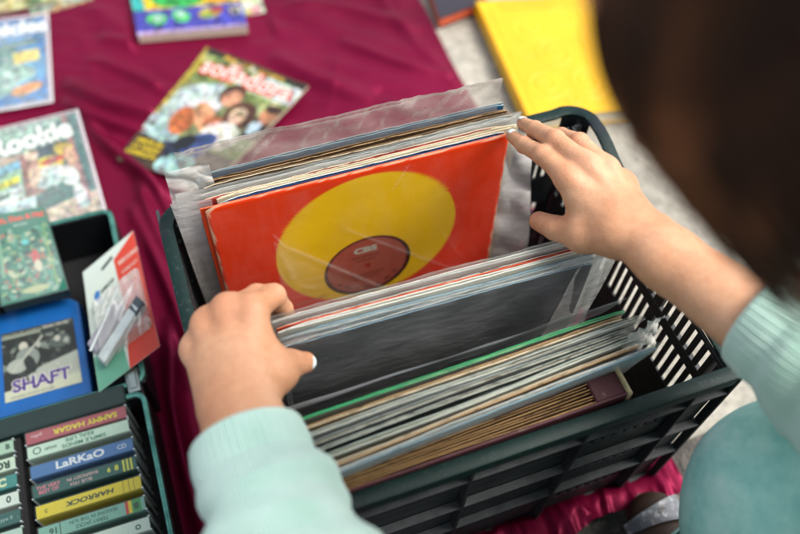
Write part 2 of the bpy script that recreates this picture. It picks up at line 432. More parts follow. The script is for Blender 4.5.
# ---- cloth
def cloth():
    m, t, b = newmat('magenta_satin'); v = coords(t)
    r = ramp(t, noise(t, v, 2.5, 5), [(.3, hexc('#5e0827')), (.7, hexc('#7a0c36'))])
    t.links.new(r.outputs[0], b.inputs['Base Color']); b.inputs['Roughness'].default_value = .42; b.inputs['Metallic'].default_value = .4
    b.inputs['Specular IOR Level'].default_value = .15
    wv = noise(t, coords(t, (1500, 1500, 1)), 1, 2); bump(t, b, wv, .10, .0002)
    nx, ny = 420, 420
    u = np.linspace(0, 1, nx); w = np.linspace(0, 1, ny)
    U, V = np.meshgrid(u, w, indexing='ij')
    yb = -.8 + .9 * np.sin(U * 40) * .4                                 # front hem runs just ahead of the crate
    X = -95 + U * (50.4 + 95); Y = yb + V * (150 - yb)
    X = X + (V - .25) * .8 + .3 * np.sin(V * 23) * U
    Z = np.full(X.shape, .35)
    g = np.random.default_rng(3)
    Z = Z + .45 * (1 + wav(X, Y, 5, 7, .12)) + .22 * (1 + wav(X, Y, 15, 7, .35)) + .35 * np.clip(1 - np.abs(wav(X, Y * .5, 41, 5, .22)) * 5, 0, 1) ** 2 * (.5 + .5 * wav(X, Y, 42, 4, .06)) + .12 * np.clip(1 - np.abs(wav(X * .7, Y, 43, 5, .5)) * 5, 0, 1) ** 2
    def fold(x0, y0, x1, y1, wd, ht, bend=0):
        nonlocal Z
        e = np.array([x1 - x0, y1 - y0], float); L = np.hypot(*e); e /= L
        s = (X - x0) * e[0] + (Y - y0) * e[1]; q = -(X - x0) * e[1] + (Y - y0) * e[0] + bend * np.sin(s / L * 3.1)
        env = np.clip(s / L, 0, 1); env = np.where((s > 0) & (s < L), np.sin(env * math.pi) ** .6, 0)
        Z = Z + ht * env * np.exp(-(q / wd) ** 2)
    for a in [(-12, 84, 4, 70, 1.0, 2.0, 1.5), (-4, 97, 16, 88, 1.4, 1.3, 2), (22, 84, 36, 70, 1.6, 1.3, 1.5), (28, 96, 48, 82, 1.3, 1.2, -1.5), (34, 84, 49, 70, 1.0, 1.1, 1), (30, 72, 48, 56, 1.0, 1.1, -1.2), (-11, 88, 6, 74, 1.2, 2.2, 2), (-6, 92, 10, 72, .9, 1.2, -1), (-9, 79, 2, 58, .8, 1.5, 1),
              (-6, 74, 1, 52, .8, 1.3, -1), (-3, 66, 1, 40, .9, 1.4, 1), (-5, 60, -1, 22, .8, 1.6, -1), (-3, 40, -5, 8, 1, 1.8, 1), (-5, 30, -3, -2, .7, 1.2, .6),
              (24, 100, 50, 74, 3.0, .55, 2), (20, 86, 50, 60, 2.6, .5, -2), (26, 78, 50, 52, 1.4, .5, 1.5), (30, 110, 50, 90, 3, .5, 1),
              (44, 96, 50, 66, 1.2, .5, 1), (8, 118, 30, 84, 2, .7, 2), (-6, 110, 8, 90, 2, .7, 2), (26, 58, 46, 44, .8, .8, 2)]: fold(*a)
    Z = Z - .55
    # ruffled front hem
    fr = np.exp(-((Y + .5) / 3.2) ** 2)
    Z = Z + fr * (.75 + .9 * np.clip(1 - np.abs(wav(X, Y * .6, 51, 5, .9)) * 4, 0, 1) ** 1.5 + .35 * np.clip(1 - np.abs(wav(X, Y, 52, 5, 2.0)) * 4, 0, 1) + .25 * np.sin(X * 1.1 + Y * .4))
    Y = Y - np.clip(1 - V * 60, 0, 1) * (2.2 + .8 * np.sin(X * .42 + 1))
    # under the cases, books and crate the cloth is pressed flat
    def flat(x0, x1, y0, y1, h=.3):
        nonlocal Z
        k = np.clip(np.minimum(np.minimum(X - x0, x1 - X), np.minimum(Y - y0, y1 - Y)) / 1.2 + .5, 0, 1)
        Z = Z * (1 - k) + np.minimum(Z, h) * k
    flat(0, 47, .5, 35, .25); flat(-41, -6, -9, 54, .25); flat(-40, -7, 54, 79, 2.6); flat(2, 20, 64, 82, 1.0); flat(1, 24, 88, 120, .45); flat(-30, -11, 81, 107, .9); flat(-40, 0, 105, 128, .5)
    Z = np.maximum(Z, .12)
    B = Mesh(); B.grid(np.stack([X, Y, Z], -1), m)
    o = B.build('cloth', origin=(0, 40, 0), smooth=True)
    tag(o, 'crumpled magenta satin cloth spread on the ground under everything for sale', 'cloth')
cloth()

# ================================================================== CRATE
black = None
def mk_crate_mats():
    m, t, b = newmat('crate_plastic'); v = coords(t)
    f = noise(t, v, 18, 8, .7)
    r = ramp(t, f, [(.35, (.006, .008, .009)), (.62, (.016, .02, .022)), (.8, (.045, .05, .052))])
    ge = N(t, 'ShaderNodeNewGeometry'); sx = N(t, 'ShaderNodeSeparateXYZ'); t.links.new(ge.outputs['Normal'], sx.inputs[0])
    up_ = ramp(t, sx.outputs[2], [(.5, (0, 0, 0)), (.9, (1, 1, 1))]); top_lit = mixc(t, 1, up_.outputs[0], ramp(t, noise(t, v, 60, 8, .7), [(.35, (.25,) * 3), (.65, (1, 1, 1))]).outputs[0], 'MULTIPLY')  # upward faces greyed unevenly: light on the rib tops painted into the colour
    t.links.new(mixc(t, top_lit, r.outputs[0], (.055, .06, .065)), b.inputs['Base Color']); b.inputs['Roughness'].default_value = .38
    rr = ramp(t, noise(t, v, 45, 6), [(.3, (.42,) * 3), (.7, (.7,) * 3)]); t.links.new(rr.outputs[0], b.inputs['Roughness'])
    bump(t, b, noise(t, v, 350, 6, .7), .22, .001)
    m2, t, b = newmat('crate_rim_plastic'); v = coords(t)
    f = noise(t, v, 9, 7, .65); f2 = noise(t, v, 130, 8, .8)
    r = ramp(t, f, [(.42, hexc('#04231f')), (.60, hexc('#051d1c')), (.63, hexc('#141c20')), (.8, hexc('#2a333a'))])
    sc = ramp(t, f2, [(.56, (0, 0, 0)), (.68, (1, 1, 1))])
    out = mixc(t, sc.outputs[0], r.outputs[0], mixc(t, .2, r.outputs[0], hexc('#7a908c')))
    t.links.new(out, b.inputs['Base Color']); b.inputs['Roughness'].default_value = .5; b.inputs['Specular IOR Level'].default_value = .28
    bump(t, b, f2, .3, .0012)
    return m, m2
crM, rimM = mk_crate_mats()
CW, CL, CH = 47.0, 35.0, 28.7
def crate():
    T = thing('plastic_crate', 'black slatted plastic crate with worn green rim packed with vinyl records', 'crate', (CW / 2, CL / 2, .3))
    # local wall frames: u along, n outward depth from the inner panel, z up
    def wall(side):
        B = Mesh()
        if side == 'front':  L = CW; inner = .95; f = lambda u, d, z: (u, .65 - d, z)
        elif side == 'back': L = CW; inner = 2.3; f = lambda u, d, z: (u, CL - inner + d, z)
        elif side == 'left': L = CL; inner = 1.0; f = lambda u, d, z: (inner - d, u, z)
        else:                L = CL; inner = 1.0; f = lambda u, d, z: (CW - inner + d, u, z)
        th = .28; e0 = {'left': .7, 'right': .7, 'front': .36, 'back': 1.6}[side]; e1 = L - (2.35 if side in ('left', 'right') else e0)
        rows = [(2.5, 8.4), (17.0, 22.4), (23.9, 27.5)] if side in ('left', 'right') else [(4.4, 7.4), (12.6, 15.4), (20.4, 23.0)]
        zs = [.6] + [z for r in rows for z in r] + [CH - .6]
        for k in range(0, len(zs), 2):           # solid bands
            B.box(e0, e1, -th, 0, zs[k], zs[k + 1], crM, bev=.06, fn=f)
        for (z0, z1) in rows:                    # bars between slots
            u = e0; k = 0; step = 1.16; sw = .5
            if side == 'front':
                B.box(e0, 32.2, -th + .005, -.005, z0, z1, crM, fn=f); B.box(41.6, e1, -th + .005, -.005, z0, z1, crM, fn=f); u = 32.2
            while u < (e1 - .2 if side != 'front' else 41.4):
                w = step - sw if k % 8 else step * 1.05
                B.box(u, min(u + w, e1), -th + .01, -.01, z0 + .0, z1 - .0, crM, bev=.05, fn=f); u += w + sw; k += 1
        # outer ribs
        if side in ('front', 'back'):
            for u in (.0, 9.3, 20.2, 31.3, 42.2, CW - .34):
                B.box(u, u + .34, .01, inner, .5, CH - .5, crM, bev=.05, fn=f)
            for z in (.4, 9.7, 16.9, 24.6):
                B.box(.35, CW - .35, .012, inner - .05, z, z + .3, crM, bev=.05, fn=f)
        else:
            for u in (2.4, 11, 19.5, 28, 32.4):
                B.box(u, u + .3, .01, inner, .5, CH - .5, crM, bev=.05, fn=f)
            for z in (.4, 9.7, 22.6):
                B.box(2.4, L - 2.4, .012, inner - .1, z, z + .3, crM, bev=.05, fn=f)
        return B.build('wall', T)
    for s in ('front', 'back', 'left', 'right'): wall(s)
    for cx, a0 in ((CW - 1.7, 0), (3.0, 90)):      # curved rear corners
        B = Mesh(); r = 2.0; G = []
        for k in range(13):
            a = math.radians(a0 + 90 * k / 12); G.append([(cx + rr * math.cos(a), CL - 3.0 + rr * math.sin(a), z) for rr, z in ((r, .6), (r, 28.6), (r + .3, 28.6), (r + .3, .6))])
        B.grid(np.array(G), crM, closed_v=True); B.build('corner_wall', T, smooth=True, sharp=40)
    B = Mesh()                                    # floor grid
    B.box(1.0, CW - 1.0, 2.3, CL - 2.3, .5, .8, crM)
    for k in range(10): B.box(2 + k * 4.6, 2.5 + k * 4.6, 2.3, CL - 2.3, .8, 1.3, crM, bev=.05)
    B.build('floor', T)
    # rim: rounded rectangle sweep of a lipped profile
    B = Mesh(); r = 3.0; path = []; nrm = []
    def arc(cx, cy, a0, a1, rr, n=10):
        for k in range(n + 1):
            a = math.radians(a0 + (a1 - a0) * k / n); path.append((cx + rr * math.cos(a), cy + rr * math.sin(a))); nrm.append((math.cos(a), math.sin(a)))
    arc(CW - 1.0, .7, -90, 0, 1.0); arc(CW - r + 1.3, CL - r + .2, 0, 90, r); arc(r, CL - r, 90, 180, r); arc(1.0, .7, 180, 270, 1.0)
    # extra points along the straights
    P = []; Nn = []
    for k in range(len(path)):
        p, q = np.array(path[k]), np.array(path[(k + 1) % len(path)]); n1, n2 = np.array(nrm[k]), np.array(nrm[(k + 1) % len(path)])
        m = max(1, int(np.hypot(*(q - p)) / 1.0))
        for j in range(m):
            P.append(p + (q - p) * j / m); Nn.append(n1 + (n2 - n1) * j / m)
    prof = [(-1.32, -.35), (-1.32, -.04), (-1.25, 0), (-.1, .0), (0, -.06), (.03, -.2), (.03, -1.5), (-.18, -1.5), (-.2, -.4)]
    G = []
    for p, n in zip(P, Nn):
        n = n / np.hypot(*n); hump = 1.0 * math.exp(-((p[1] - 30) / 4.0) ** 2) * (1 if p[0] > CW - 2 else 0)
        G.append([(p[0] + n[0] * a, p[1] + n[1] * a, CH + z + .05 * math.sin(p[0] * .3 + p[1] * .2) + hump) for a, z in prof])
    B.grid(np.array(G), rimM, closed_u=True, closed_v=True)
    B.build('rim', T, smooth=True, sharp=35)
crate()

# ================================================================== RECORDS
Z0 = 1.35
paper_w = plain('inner_paper', '#d8d3c2', .8, .08, 40)
vinyl = plain('vinyl', '#0b0b0c', .18, .1, 30)
filmA = plastic_film('clear_bag_film', .17, '#d9d9d3', .16, .26, facing=.25)
filmB = plastic_film('milky_bag_film', .40, '#d6d6cf', .28, .30, facing=.25)
filmD = plastic_film('taut_bag_film', .08, '#d0d2d4', .2, .20, (4, 4, 6), facing=.10)
filmE = plastic_film('sagging_bag_film', .30, '#c9cdcc', .3, .25, (4, 4, 10), facing=.15)
filmF = plastic_film('tall_bag_film', .13, '#d8cfc6', .18, .16, (6, 6, 20), facing=.18)
filmC2 = plastic_film('crumpled_bag_film', .55, '#dedad6', .3, .35, (10, 10, 20), facing=.2)
filmC = plastic_film('thin_wrap_film', .0, '#efe9df', .12, .05, (20, 20, 6), facing=.03)
EDG = dict(cream=card_edge('edge_cream', '#dccfb0', '#5a4226', .1), tan=card_edge('edge_tan', '#b8966a', '#3a2a1c', .1), grey=card_edge('edge_grey', '#a4b0ac', '#3b4443'),
           brown=card_edge('edge_brown', '#7d6245', '#1e150d'), pale=card_edge('edge_pale', '#c9d3c8', '#7b8a80'), green=card_edge('edge_green', '#2fae6c', '#1c8a50', .2),
           blue=card_edge('edge_blue', '#7fa6b8', '#4a6a80'), navy=card_edge('edge_navy', '#173a66', '#0b2040'), orange=card_edge('edge_orange', '#d9603a', '#d7c9a8', .3),
           rose=card_edge('edge_rose', '#b9554d', '#d9b8a0', .3), white=card_edge('edge_white', '#dfe2da', '#9aa6a0'), dark=card_edge('edge_dark', '#b4beb2', '#161d1d', -.6))
def panel(B, x0, x1, z0, z1, yf, th, mat, emat, nx=34, nz=14, cz=.0, seed=0, rag=.0):
    """thin card: yf(u, z) is the y of its middle; worn top edge raggedness rag"""
    xs = np.linspace(x0, x1, nx); zs = np.linspace(z0, z1, nz)
    X, Z = np.meshgrid(xs, zs, indexing='ij'); Y = yf(X, Z)
    top = rag * (wav(X * 3, X * 0, seed + 3, 6, 1.2) + .6 * wav(X * 9, X * 0, seed + 4, 5, 1.5)); Z = Z + top * ((Z - z0) / (z1 - z0)) ** 8
    Z = Z - cz * ((np.clip(.06 - (X - x0) / (x1 - x0), 0, 1) + np.clip((X - x0) / (x1 - x0) - .95, 0, 1)) * 12) ** 2 * ((Z - z0) / (z1 - z0)) ** 20
    F = np.stack([X, Y - th / 2, Z], -1); K = np.stack([X, Y + th / 2, Z], -1)
    B.grid(F, mat); B.grid(K[:, ::-1], mat)
    def strip(a, b): B.grid(np.stack([a, (a + b) / 2 + [0, 0, .0], b], 1), emat)
    strip(F[:, -1], K[:, -1]); strip(K[:, 0], F[:, 0]); strip(K[0], F[0]); strip(F[-1], K[-1])

def record(label, x0, ytop, h=31.4, w=31.5, cover='#888', edge='cream', t=.34, lean=.066, skew=0.0, bow=.12, seed=0, bag=None, inner=True, group=None,
           bag_up=.6, bag_r=.8, bag_l=.5, bagtop_lean=0, rag=.1, edge2=None, covmat=None, back_cover=None):
    base = np.array((x0 + w / 2, ytop - lean * h, Z0))
    T = thing('vinyl_record', label, 'vinyl record', base, group)
    cm = covmat or worn_cover('cover_' + cover.strip('#'), cover)
    yc = lambda X, Z: base[1] + lean * (Z - Z0) + skew * (X - x0 - w / 2) + bow * wav(X, Z * .6, seed, 4, .14) * 2
    B = Mesh(); th = .075
    gap = lambda X, Z: t / 2 * (.75 + .35 * wav(X, Z, seed + 9, 3, .25)) * np.clip((X - x0) / 2.5, .15, 1)
    panel(B, x0, x0 + w, Z0, Z0 + h, lambda X, Z: yc(X, Z) - gap(X, Z), th, cm, EDG[edge], seed=seed, rag=rag, cz=.5)
    panel(B, x0 + .02, x0 + w + .03, Z0, Z0 + h - .02, lambda X, Z: yc(X, Z) + gap(X, Z), th, cm, EDG[edge2 or edge], seed=seed + 1, rag=rag, cz=.5)
    B.build('sleeve', T, smooth=True, sharp=40)
    if inner:
        B = Mesh(); panel(B, x0 + .5, x0 + w - .1 + (seed % 3) * .1, Z0 + .2, Z0 + h - .25, yc, .04, paper_w, EDG['cream'], seed=seed + 5, rag=.06)
        B.build('inner_sleeve', T, smooth=True, sharp=40)
    # the disc
    B = Mesh(); a = np.linspace(0, 2 * math.pi, 64, endpoint=False); cx, cz = x0 + w / 2, Z0 + h / 2
    pts = [(cx + 14.9 * math.cos(q), 0, cz + 14.9 * math.sin(q)) for q in a]
    P = np.array([[(x, yc(np.array(x), np.array(z)) - .055 , z) for x, _, z in pts], [(x, yc(np.array(x), np.array(z)) - .025, z) for x, _, z in pts]])
    B.grid(P, vinyl, closed_v=True); B.add(P[0], [list(range(64))], vinyl); B.build('disc', T)
    if bag:
        B = Mesh()
        for sgn in (-1, 1):
            nx, nz = 90, 60
            X, Z = np.meshgrid(np.linspace(x0 - bag_l, x0 + w + bag_r, nx), np.linspace(Z0 + .2, Z0 + h + bag_up, nz), indexing='ij')
            out = np.clip((X - x0 - w) / 1.0, 0, 1) + np.clip((x0 - X) / 1.0, 0, 1)
            rz = np.clip((Z - Z0 - h) / 1.0, 0, 1)
            Y = yc(X, Z) + sgn * (t / 2 + .11) * (1 - .75 * np.clip(out, 0, 1)) * (1 - .6 * rz) + bagtop_lean * np.clip(Z - Z0 - h, 0, 9) + .24 * wav(X, Z, seed + 20, 6, .7) * (.2 + out + 1.3 * rz) + .12 * rz * (np.abs(wav(X * 2.2, Z * 2, seed + 22, 5, .8)) - .2) + .5 * np.clip(out, 0, 1) * wav(X, Z, seed + 30, 5, .4)
            Z = Z + rz * (.35 * wav(X, Z * 0, seed + 31 + sgn, 6, .35) + .1 * wav(X * 4, Z, seed + 40, 4, .8))
            cr = 1 - .5 * np.clip(rz, 0, 1) * (Z > Z0 + h + bag_up - .3) - .3 * rz * np.clip(1 - np.abs(wav(X * 1.5, Z * 1.5, seed + 23, 5, .8)) * 7, 0, 1)
            cr = np.clip(cr, .2, 1)
            B.grid(np.stack([X, Y, Z], -1), bag, np.repeat(cr[..., None], 3, -1))
        B.build('plastic_bag', T, smooth=True)
    return T

# -- back group (rear to front)
GB, GM, GF = 'records standing at the back of the crate', 'records gripped in the middle of the crate', 'records leaning at the front of the crate'
record('rearmost record in a big clear plastic bag standing up above the others, blue-grey edge', 5.0, 34.0, 31.9, 32.1, '#24506e', 'blue', seed=1, bag=filmF, bag_up=3.9, bag_l=1.6, bag_r=-.8, bagtop_lean=-.15, group=GB, edge2='grey')
record('thin brown sleeve with dark gap directly in front of the tall plastic bag', 5.0, 33.25, 31.5, 32.3, '#4a3826', 'tan', seed=2, group=GB, bow=.08, edge2='brown')
record('brown sleeve with frayed cream edge, third from the back of the rear group', 5.2, 32.6, 31.5, 32.5, '#57442d', 'cream', seed=3, group=GB, edge2='brown', bow=.08)
record('grey-edged record in a milky bag that hangs out left of the orange sleeve', 4.6, 31.9, 31.6, 32.4, '#77807e', 'grey', seed=4, group=GB, bag=filmB, bag_l=2.2, bag_up=.3, bag_r=1.4)
record('dull rose record cover peeking out at the orange sleeve’s left corner', 4.2, 31.25, 31.35, 31.7, '#a8423c', 'rose', seed=5, group=GB, edge2='cream', bow=.07)
record('cream record sleeve with thick ragged edge under the fingertips', 6.0, 30.85, 31.6, 31.4, '#cfc4a4', 'cream', seed=6, group=GB, rag=.09, bow=.07)
record('navy blue record sleeve right behind the orange one', 6.2, 30.4, 31.4, 29.6, '#12305c', 'navy', seed=8, group=GB, edge2='white', bow=.05)

# -- the orange sleeve
def orange_record():
    x0, w, h = 4.7, 31.5, 31.5; a = .0662; y0 = 27.95
    T = thing('vinyl_record', 'bright orange record sleeve with yellow circle and red centre label facing up', 'vinyl record', (x0 + w / 2, y0, Z0), GB)
    def fr(u, v, hgt=0): return (x0 + u, y0 + math.sin(a) * v - hgt * math.cos(a), Z0 + v * math.cos(a) + hgt * math.sin(a))
    m, t, b = newmat('orange_cover_print'); attr = N(t, 'ShaderNodeAttribute', attribute_name='Col')
    v = coords(t); sc = ramp(t, noise(t, v, 70, 10, .82), [(.64, (0, 0, 0)), (.72, (1, 1, 1))])
    big = ramp(t, noise(t, v, 9, 5), [(.3, (.86, .82, .8)), (.7, (1.04, 1.02, 1.0))])
    base = mixc(t, 1, attr.outputs[0], big.outputs[0], 'MULTIPLY')
    t.links.new(mixc(t, sc.outputs[0], base, mixc(t, .3, base, hexc('#e8c9a0'))), b.inputs['Base Color'])
    b.inputs['Roughness'].default_value = .36; bump(t, b, noise(t, v, 60, 6), .15, .002)
    B = Mesh(); cx, cy, R = 15.9, 15.8, 5.15
    nth = 180; th = np.linspace(0, 2 * math.pi, nth, endpoint=False); rings = []
    def edge_r(q):
        c, s = math.cos(q), math.sin(q); e = 1e9
        if c > 1e-6: e = min(e, (w - cx) / c)
        if c < -1e-6: e = min(e, -cx / c)
        if s > 1e-6: e = min(e, (h - cy) / s)
        if s < -1e-6: e = min(e, -cy / s)
        return e
    nr = 90; P = np.zeros((nr, nth, 3)); C = np.zeros((nr, nth, 3))
    yel, org, red = np.array(hexc('#f2c200')), np.array(hexc('#ea3c0c')), np.array(hexc('#e22a0a'))
    for j, q in enumerate(th):
        er = edge_r(q)
        for i in range(nr):
            r = R + (er - R) * i / (nr - 1); u, vv = cx + r * math.cos(q), cy + r * math.sin(q)
            edge = min(u, w - u, h - vv) 
            P[i, j] = fr(u, vv, .12 + .03 * math.sin(u * .5) * math.sin(vv * .3) - .10 * max(0, 1 - edge / .35) ** 2)
            d = math.hypot(u - 16.0, vv - 20.4) - 10.25; k = min(1, max(0, .5 - d / .12)); f = vv / h
            C[i, j] = yel * k + (org * f + red * (1 - f)) * (1 - k)
            if min(edge, 9) < .12 + .22 * wav(u * 3, vv * 3, 77, 5, .8) or (u < 1.2 and vv > h - 1.2 and u + h - vv < .7 + .4 * math.sin(u * 9)): C[i, j] = np.array(hexc('#e0b090'))
    B.grid(P[::-1], m, C[::-1], closed_v=True)
    # back board, spine and top edge
    bk = worn_cover('cover_orange_back', '#c8401c')
    pts = [fr(0, 0, -.12), fr(w, 0, -.12), fr(w, h, -.12), fr(0, h, -.12)]; B.add(pts, [(3, 2, 1, 0)], bk)
    for (u0, v0, u1, v1) in ((0, 0, 0, h), (0, h, w, h), (w, 0, w, h)):
        n = 60; k = np.linspace(0, 1, n); A = []
        for q in k:
            u, vv = u0 + (u1 - u0) * q, v0 + (v1 - v0) * q; ww = .03 * math.sin(q * 50)
            A.append([fr(u, vv, .03), fr(u, vv + (.04 + ww if v0 == v1 else 0), -.02), fr(u, vv, -.12)])
        B.grid(np.array(A), EDG['orange'])
    pm = printed('orange_small_print', .5)
    write(B, 'COLECCION', fr, (9.0, 12.2, .16), .62, pm, '#e8a08a', rot=.12, bold=.01)
    B.build('sleeve', T, smooth=True, sharp=40)
    # second board showing as a doubled edge on the left
    B = Mesh(); panel(B, x0 - .45, x0 + w - .6, Z0, Z0 + h - .3, lambda X, Z: y0 + .28 + a * (Z - Z0) * 1.0 + 0 * X, .08, worn_cover('cover_orange_inner', '#d9481f'), EDG['orange'], seed=3, rag=.03)
    B.build('back_board', T)
    B = Mesh(); vm = vinyl; rr = [0, .36, 5.0, 5.3, 14.8]
    th = np.linspace(0, 2 * math.pi, 120, endpoint=False)
    def ring(r0, r1, hg, mat, col): B.grid(np.array([[fr(cx + r * math.cos(q), cy + r * math.sin(q), hg) for q in th] for r in (r1, r0)]), mat, np.tile(np.array(col), (2, 120, 1)), closed_v=True)
    ring(5.0, 12.0, -.02, vm, (1, 1, 1)); d = B.build('disc', T)
    B = Mesh(); lp = printed('label_print', .42, .15, wear='#e0b0a0')
    A = []; Cc = []
    for i in range(40):
        r = .36 + (5.0 - .36) * i / 39; A.append([fr(cx + r * math.cos(q), cy + r * math.sin(q), 0) for q in th])
        Cc.append([hexc('#d8644e') if r < 4.75 else hexc('#7d2422') for q in th])
    B.grid(np.array(A)[::-1], lp, np.array(Cc)[::-1], closed_v=True)
    write(B, 'CBS', fr, (15.7, 18.75, .03), 1.25, lp, '#f3ead8', bold=.055, squeeze=1.25)
    for k, (yy, ww) in enumerate(((17.5, 3.6), (16.9, 2.6), (14.2, 4.2), (13.6, 3.2))):
        for q in range(int(ww / .34)):
            u = 15.9 - ww / 2 + q * .34; B.add([fr(u, yy, .02), fr(u + .22, yy, .02), fr(u + .22, yy + .16, .02), fr(u, yy + .16, .02)], [(0, 1, 2, 3)], lp, hexc('#40100f'))
    def frame_rect(x1, y1, x2, y2, wd, c):
        for (a1, b1, a2, b2) in ((x1, y1, x2, y1 + wd), (x1, y2 - wd, x2, y2), (x1, y1 + wd, x1 + wd, y2 - wd), (x2 - wd, y1 + wd, x2, y2 - wd)):
            B.add([fr(a1, b1, .02), fr(a2, b1, .02), fr(a2, b2, .02), fr(a1, b2, .02)], [(0, 1, 2, 3)], lp, c)
    frame_rect(11.5, 14.2, 13.3, 15.4, .09, hexc('#d07a4a')); write(B, 'CBS', fr, (12.4, 14.8, .02), .5, lp, '#d07a4a', bold=.01)
    for k in range(7):
        q = math.radians(215 + k * 18); u, vv = cx + 4.1 * math.cos(q), cy + 4.1 * math.sin(q)
        c, s = math.cos(q + math.pi / 2), math.sin(q + math.pi / 2); ln = .42 if k % 2 else .22
        B.add([fr(u - c * ln - s * .1, vv - s * ln + c * .1, .02), fr(u + c * ln - s * .1, vv + s * ln + c * .1, .02), fr(u + c * ln + s * .1, vv + s * ln - c * .1, .02), fr(u - c * ln + s * .1, vv - s * ln - c * .1, .02)], [(0, 1, 2, 3)], lp, hexc('#40100f'))
    B.build('disc_label', d)
    # loose clear wrap with creases across the front
    nx = nz = 150; U, V = np.meshgrid(np.linspace(-.2, w + 1.0, nx), np.linspace(.3, h - .6, nz), indexing='ij')
    H = .24 + .03 * wav(U, V, 12, 6, .7); cr = np.zeros(U.shape)
    def crease(x1, y1, x2, y2, ht, wd, st):
        nonlocal H, cr
        e = np.array([x2 - x1, y2 - y1]); L = np.hypot(*e); e = e / L
        s = (U - x1) * e[0] + (V - y1) * e[1]; q = -(U - x1) * e[1] + (V - y1) * e[0]
        env = np.where((s > 0) & (s < L), np.sin(np.clip(s / L, 0, 1) * math.pi) ** .5, 0.0)
        H = H + ht * env * np.clip(1 - np.abs(q) / (wd * 5), 0, 1); cr = np.maximum(cr, st * env * np.exp(-(q / wd) ** 2))
    for c_ in [(6.0, 24.3, 23.5, 4.6, .25, .2, .30), (13, 24, 28, 9.5, .2, .16, .2), (6.0, 24.3, 7.4, 16, .15, .12, .22), (7.4, 16, 10, 14, .1, .1, .2),
               (20.5, 31, 18.6, 27.5, .08, .08, .2), (24, 20, 30, 8, .06, .12, .06), (5.9, 25.6, 7.2, 22.6, .1, .08, .3)]: crease(*c_)
    fold = np.clip(((U - 6) * 19.7 + (V - 24.3) * 17.5) / 26.4 * -1, -1, 1)      # below-left of the long crease the film lies double
    cr = np.maximum(cr, np.where((fold > 0) & (U > 5.8) & (V > 8), .11 + .06 * wav(U, V, 31, 5, .8), 0))
    Pn = np.array([[fr(U[i, j], V[i, j], H[i, j]) for j in range(nz)] for i in range(nx)])
    B = Mesh(); B.grid(Pn[::-1], filmC, np.repeat((1 - cr)[::-1, :, None], 3, -1)); B.build('plastic_wrap', T, smooth=True)
orange_record()

# crumpled loose bags: right of the orange sleeve, top left corner, between groups
def film_patch(name, label, corners, nx, nz, amp, seed, mat, sc=.8, crz=.25):
    (a, b, c, d) = [np.array(p, float) for p in corners]     # a-b bottom, d-c top
    U, V = np.meshgrid(np.linspace(0, 1, nx), np.linspace(0, 1, nz), indexing='ij'); U = U[..., None]; V = V[..., None]
    P = (a * (1 - U) + b * U) * (1 - V) + (d * (1 - U) + c * U) * V
    n = np.cross(b - a, d - a); n /= np.linalg.norm(n); L = np.linalg.norm(b - a); Hh = np.linalg.norm(d - a)
    w1 = wav(U[..., 0] * L, V[..., 0] * Hh, seed, 7, sc); w2 = wav(U[..., 0] * L, V[..., 0] * Hh, seed + 1, 7, sc * 2.5)
    rid = 1 - np.abs(w1) * 3; rid = np.clip(rid, 0, 1)
    edge = 1 - (2 * np.abs(V[..., 0] - .5)) ** 4 * .0
    P = P + n * (amp * (np.abs(w1) * 2.2 + .4 * w2))[..., None]
    P = P + ((d - a) / Hh) * (.5 * amp * wav(U[..., 0] * L, V[..., 0] * 2, seed + 5, 5, sc) * V[..., 0] ** 2)[..., None] + ((b - a) / L) * (.6 * amp * wav(V[..., 0] * Hh, U[..., 0] * 2, seed + 6, 5, sc) * (U[..., 0] - .5) * 2)[..., None]
    B = Mesh(); B.grid(P, mat, np.repeat((1 - crz * rid ** 3)[..., None], 3, -1))
    o = B.build(name, smooth=True); tag(o, label, 'plastic bag', 'loose crumpled clear bags between the records'); return o
film_patch('crumpled_bag', 'crumpled clear bag corner sticking up at the rear group’s top left', [(2.0, 32.7, 27), (6.3, 32.9, 27), (6.2, 33.3, 35.2), (2.0, 33.2, 35.6)], 60, 80, .34, 21, filmB, .9, .5)
film_patch('crumpled_bag', 'crumpled clear bag hanging down right of the orange sleeve', [(36.4, 29.6, 8), (41.0, 27.2, 10), (39.4, 30.0, 30), (36.4, 30.1, 32)], 50, 80, .8, 35, filmC2, .42, .5)
film_patch('crumpled_bag', 'flat milky bag side hanging between the crate wall and the orange sleeve', [(2.6, 30.6, 3), (5.6, 30.7, 3), (5.6, 31.0, 32.9), (1.7, 31.2, 33.3)], 40, 80, .12, 77, filmC2, .3, .3)
film_patch('crumpled_bag', 'flared milky bag flap spreading right from the gripped middle records', [(33, 12.4, 14), (37.0, 12.2, 15), (41.5, 14.4, 33.4), (35.5, 13.0, 32.5)], 80, 60, .22, 44, filmA, .4)
film_patch('crumpled_bag', 'grey clear bag sagging back between the middle and front records', [(7.0, 12.2, 24), (35.5, 11.6, 24), (38.0, 8.3, 33.6), (7.0, 7.6, 33.6)], 120, 60, .3, 52, filmE, .3, .3)
film_patch('crumpled_bag', 'small torn bag end poking out right of the front records', [(36.4, 4.8, 29.5), (40.2, 5.6, 29.5), (40.6, 6.2, 33.0), (36.4, 5.2, 33.0)], 40, 30, .7, 63, filmB, 1.6, .5)

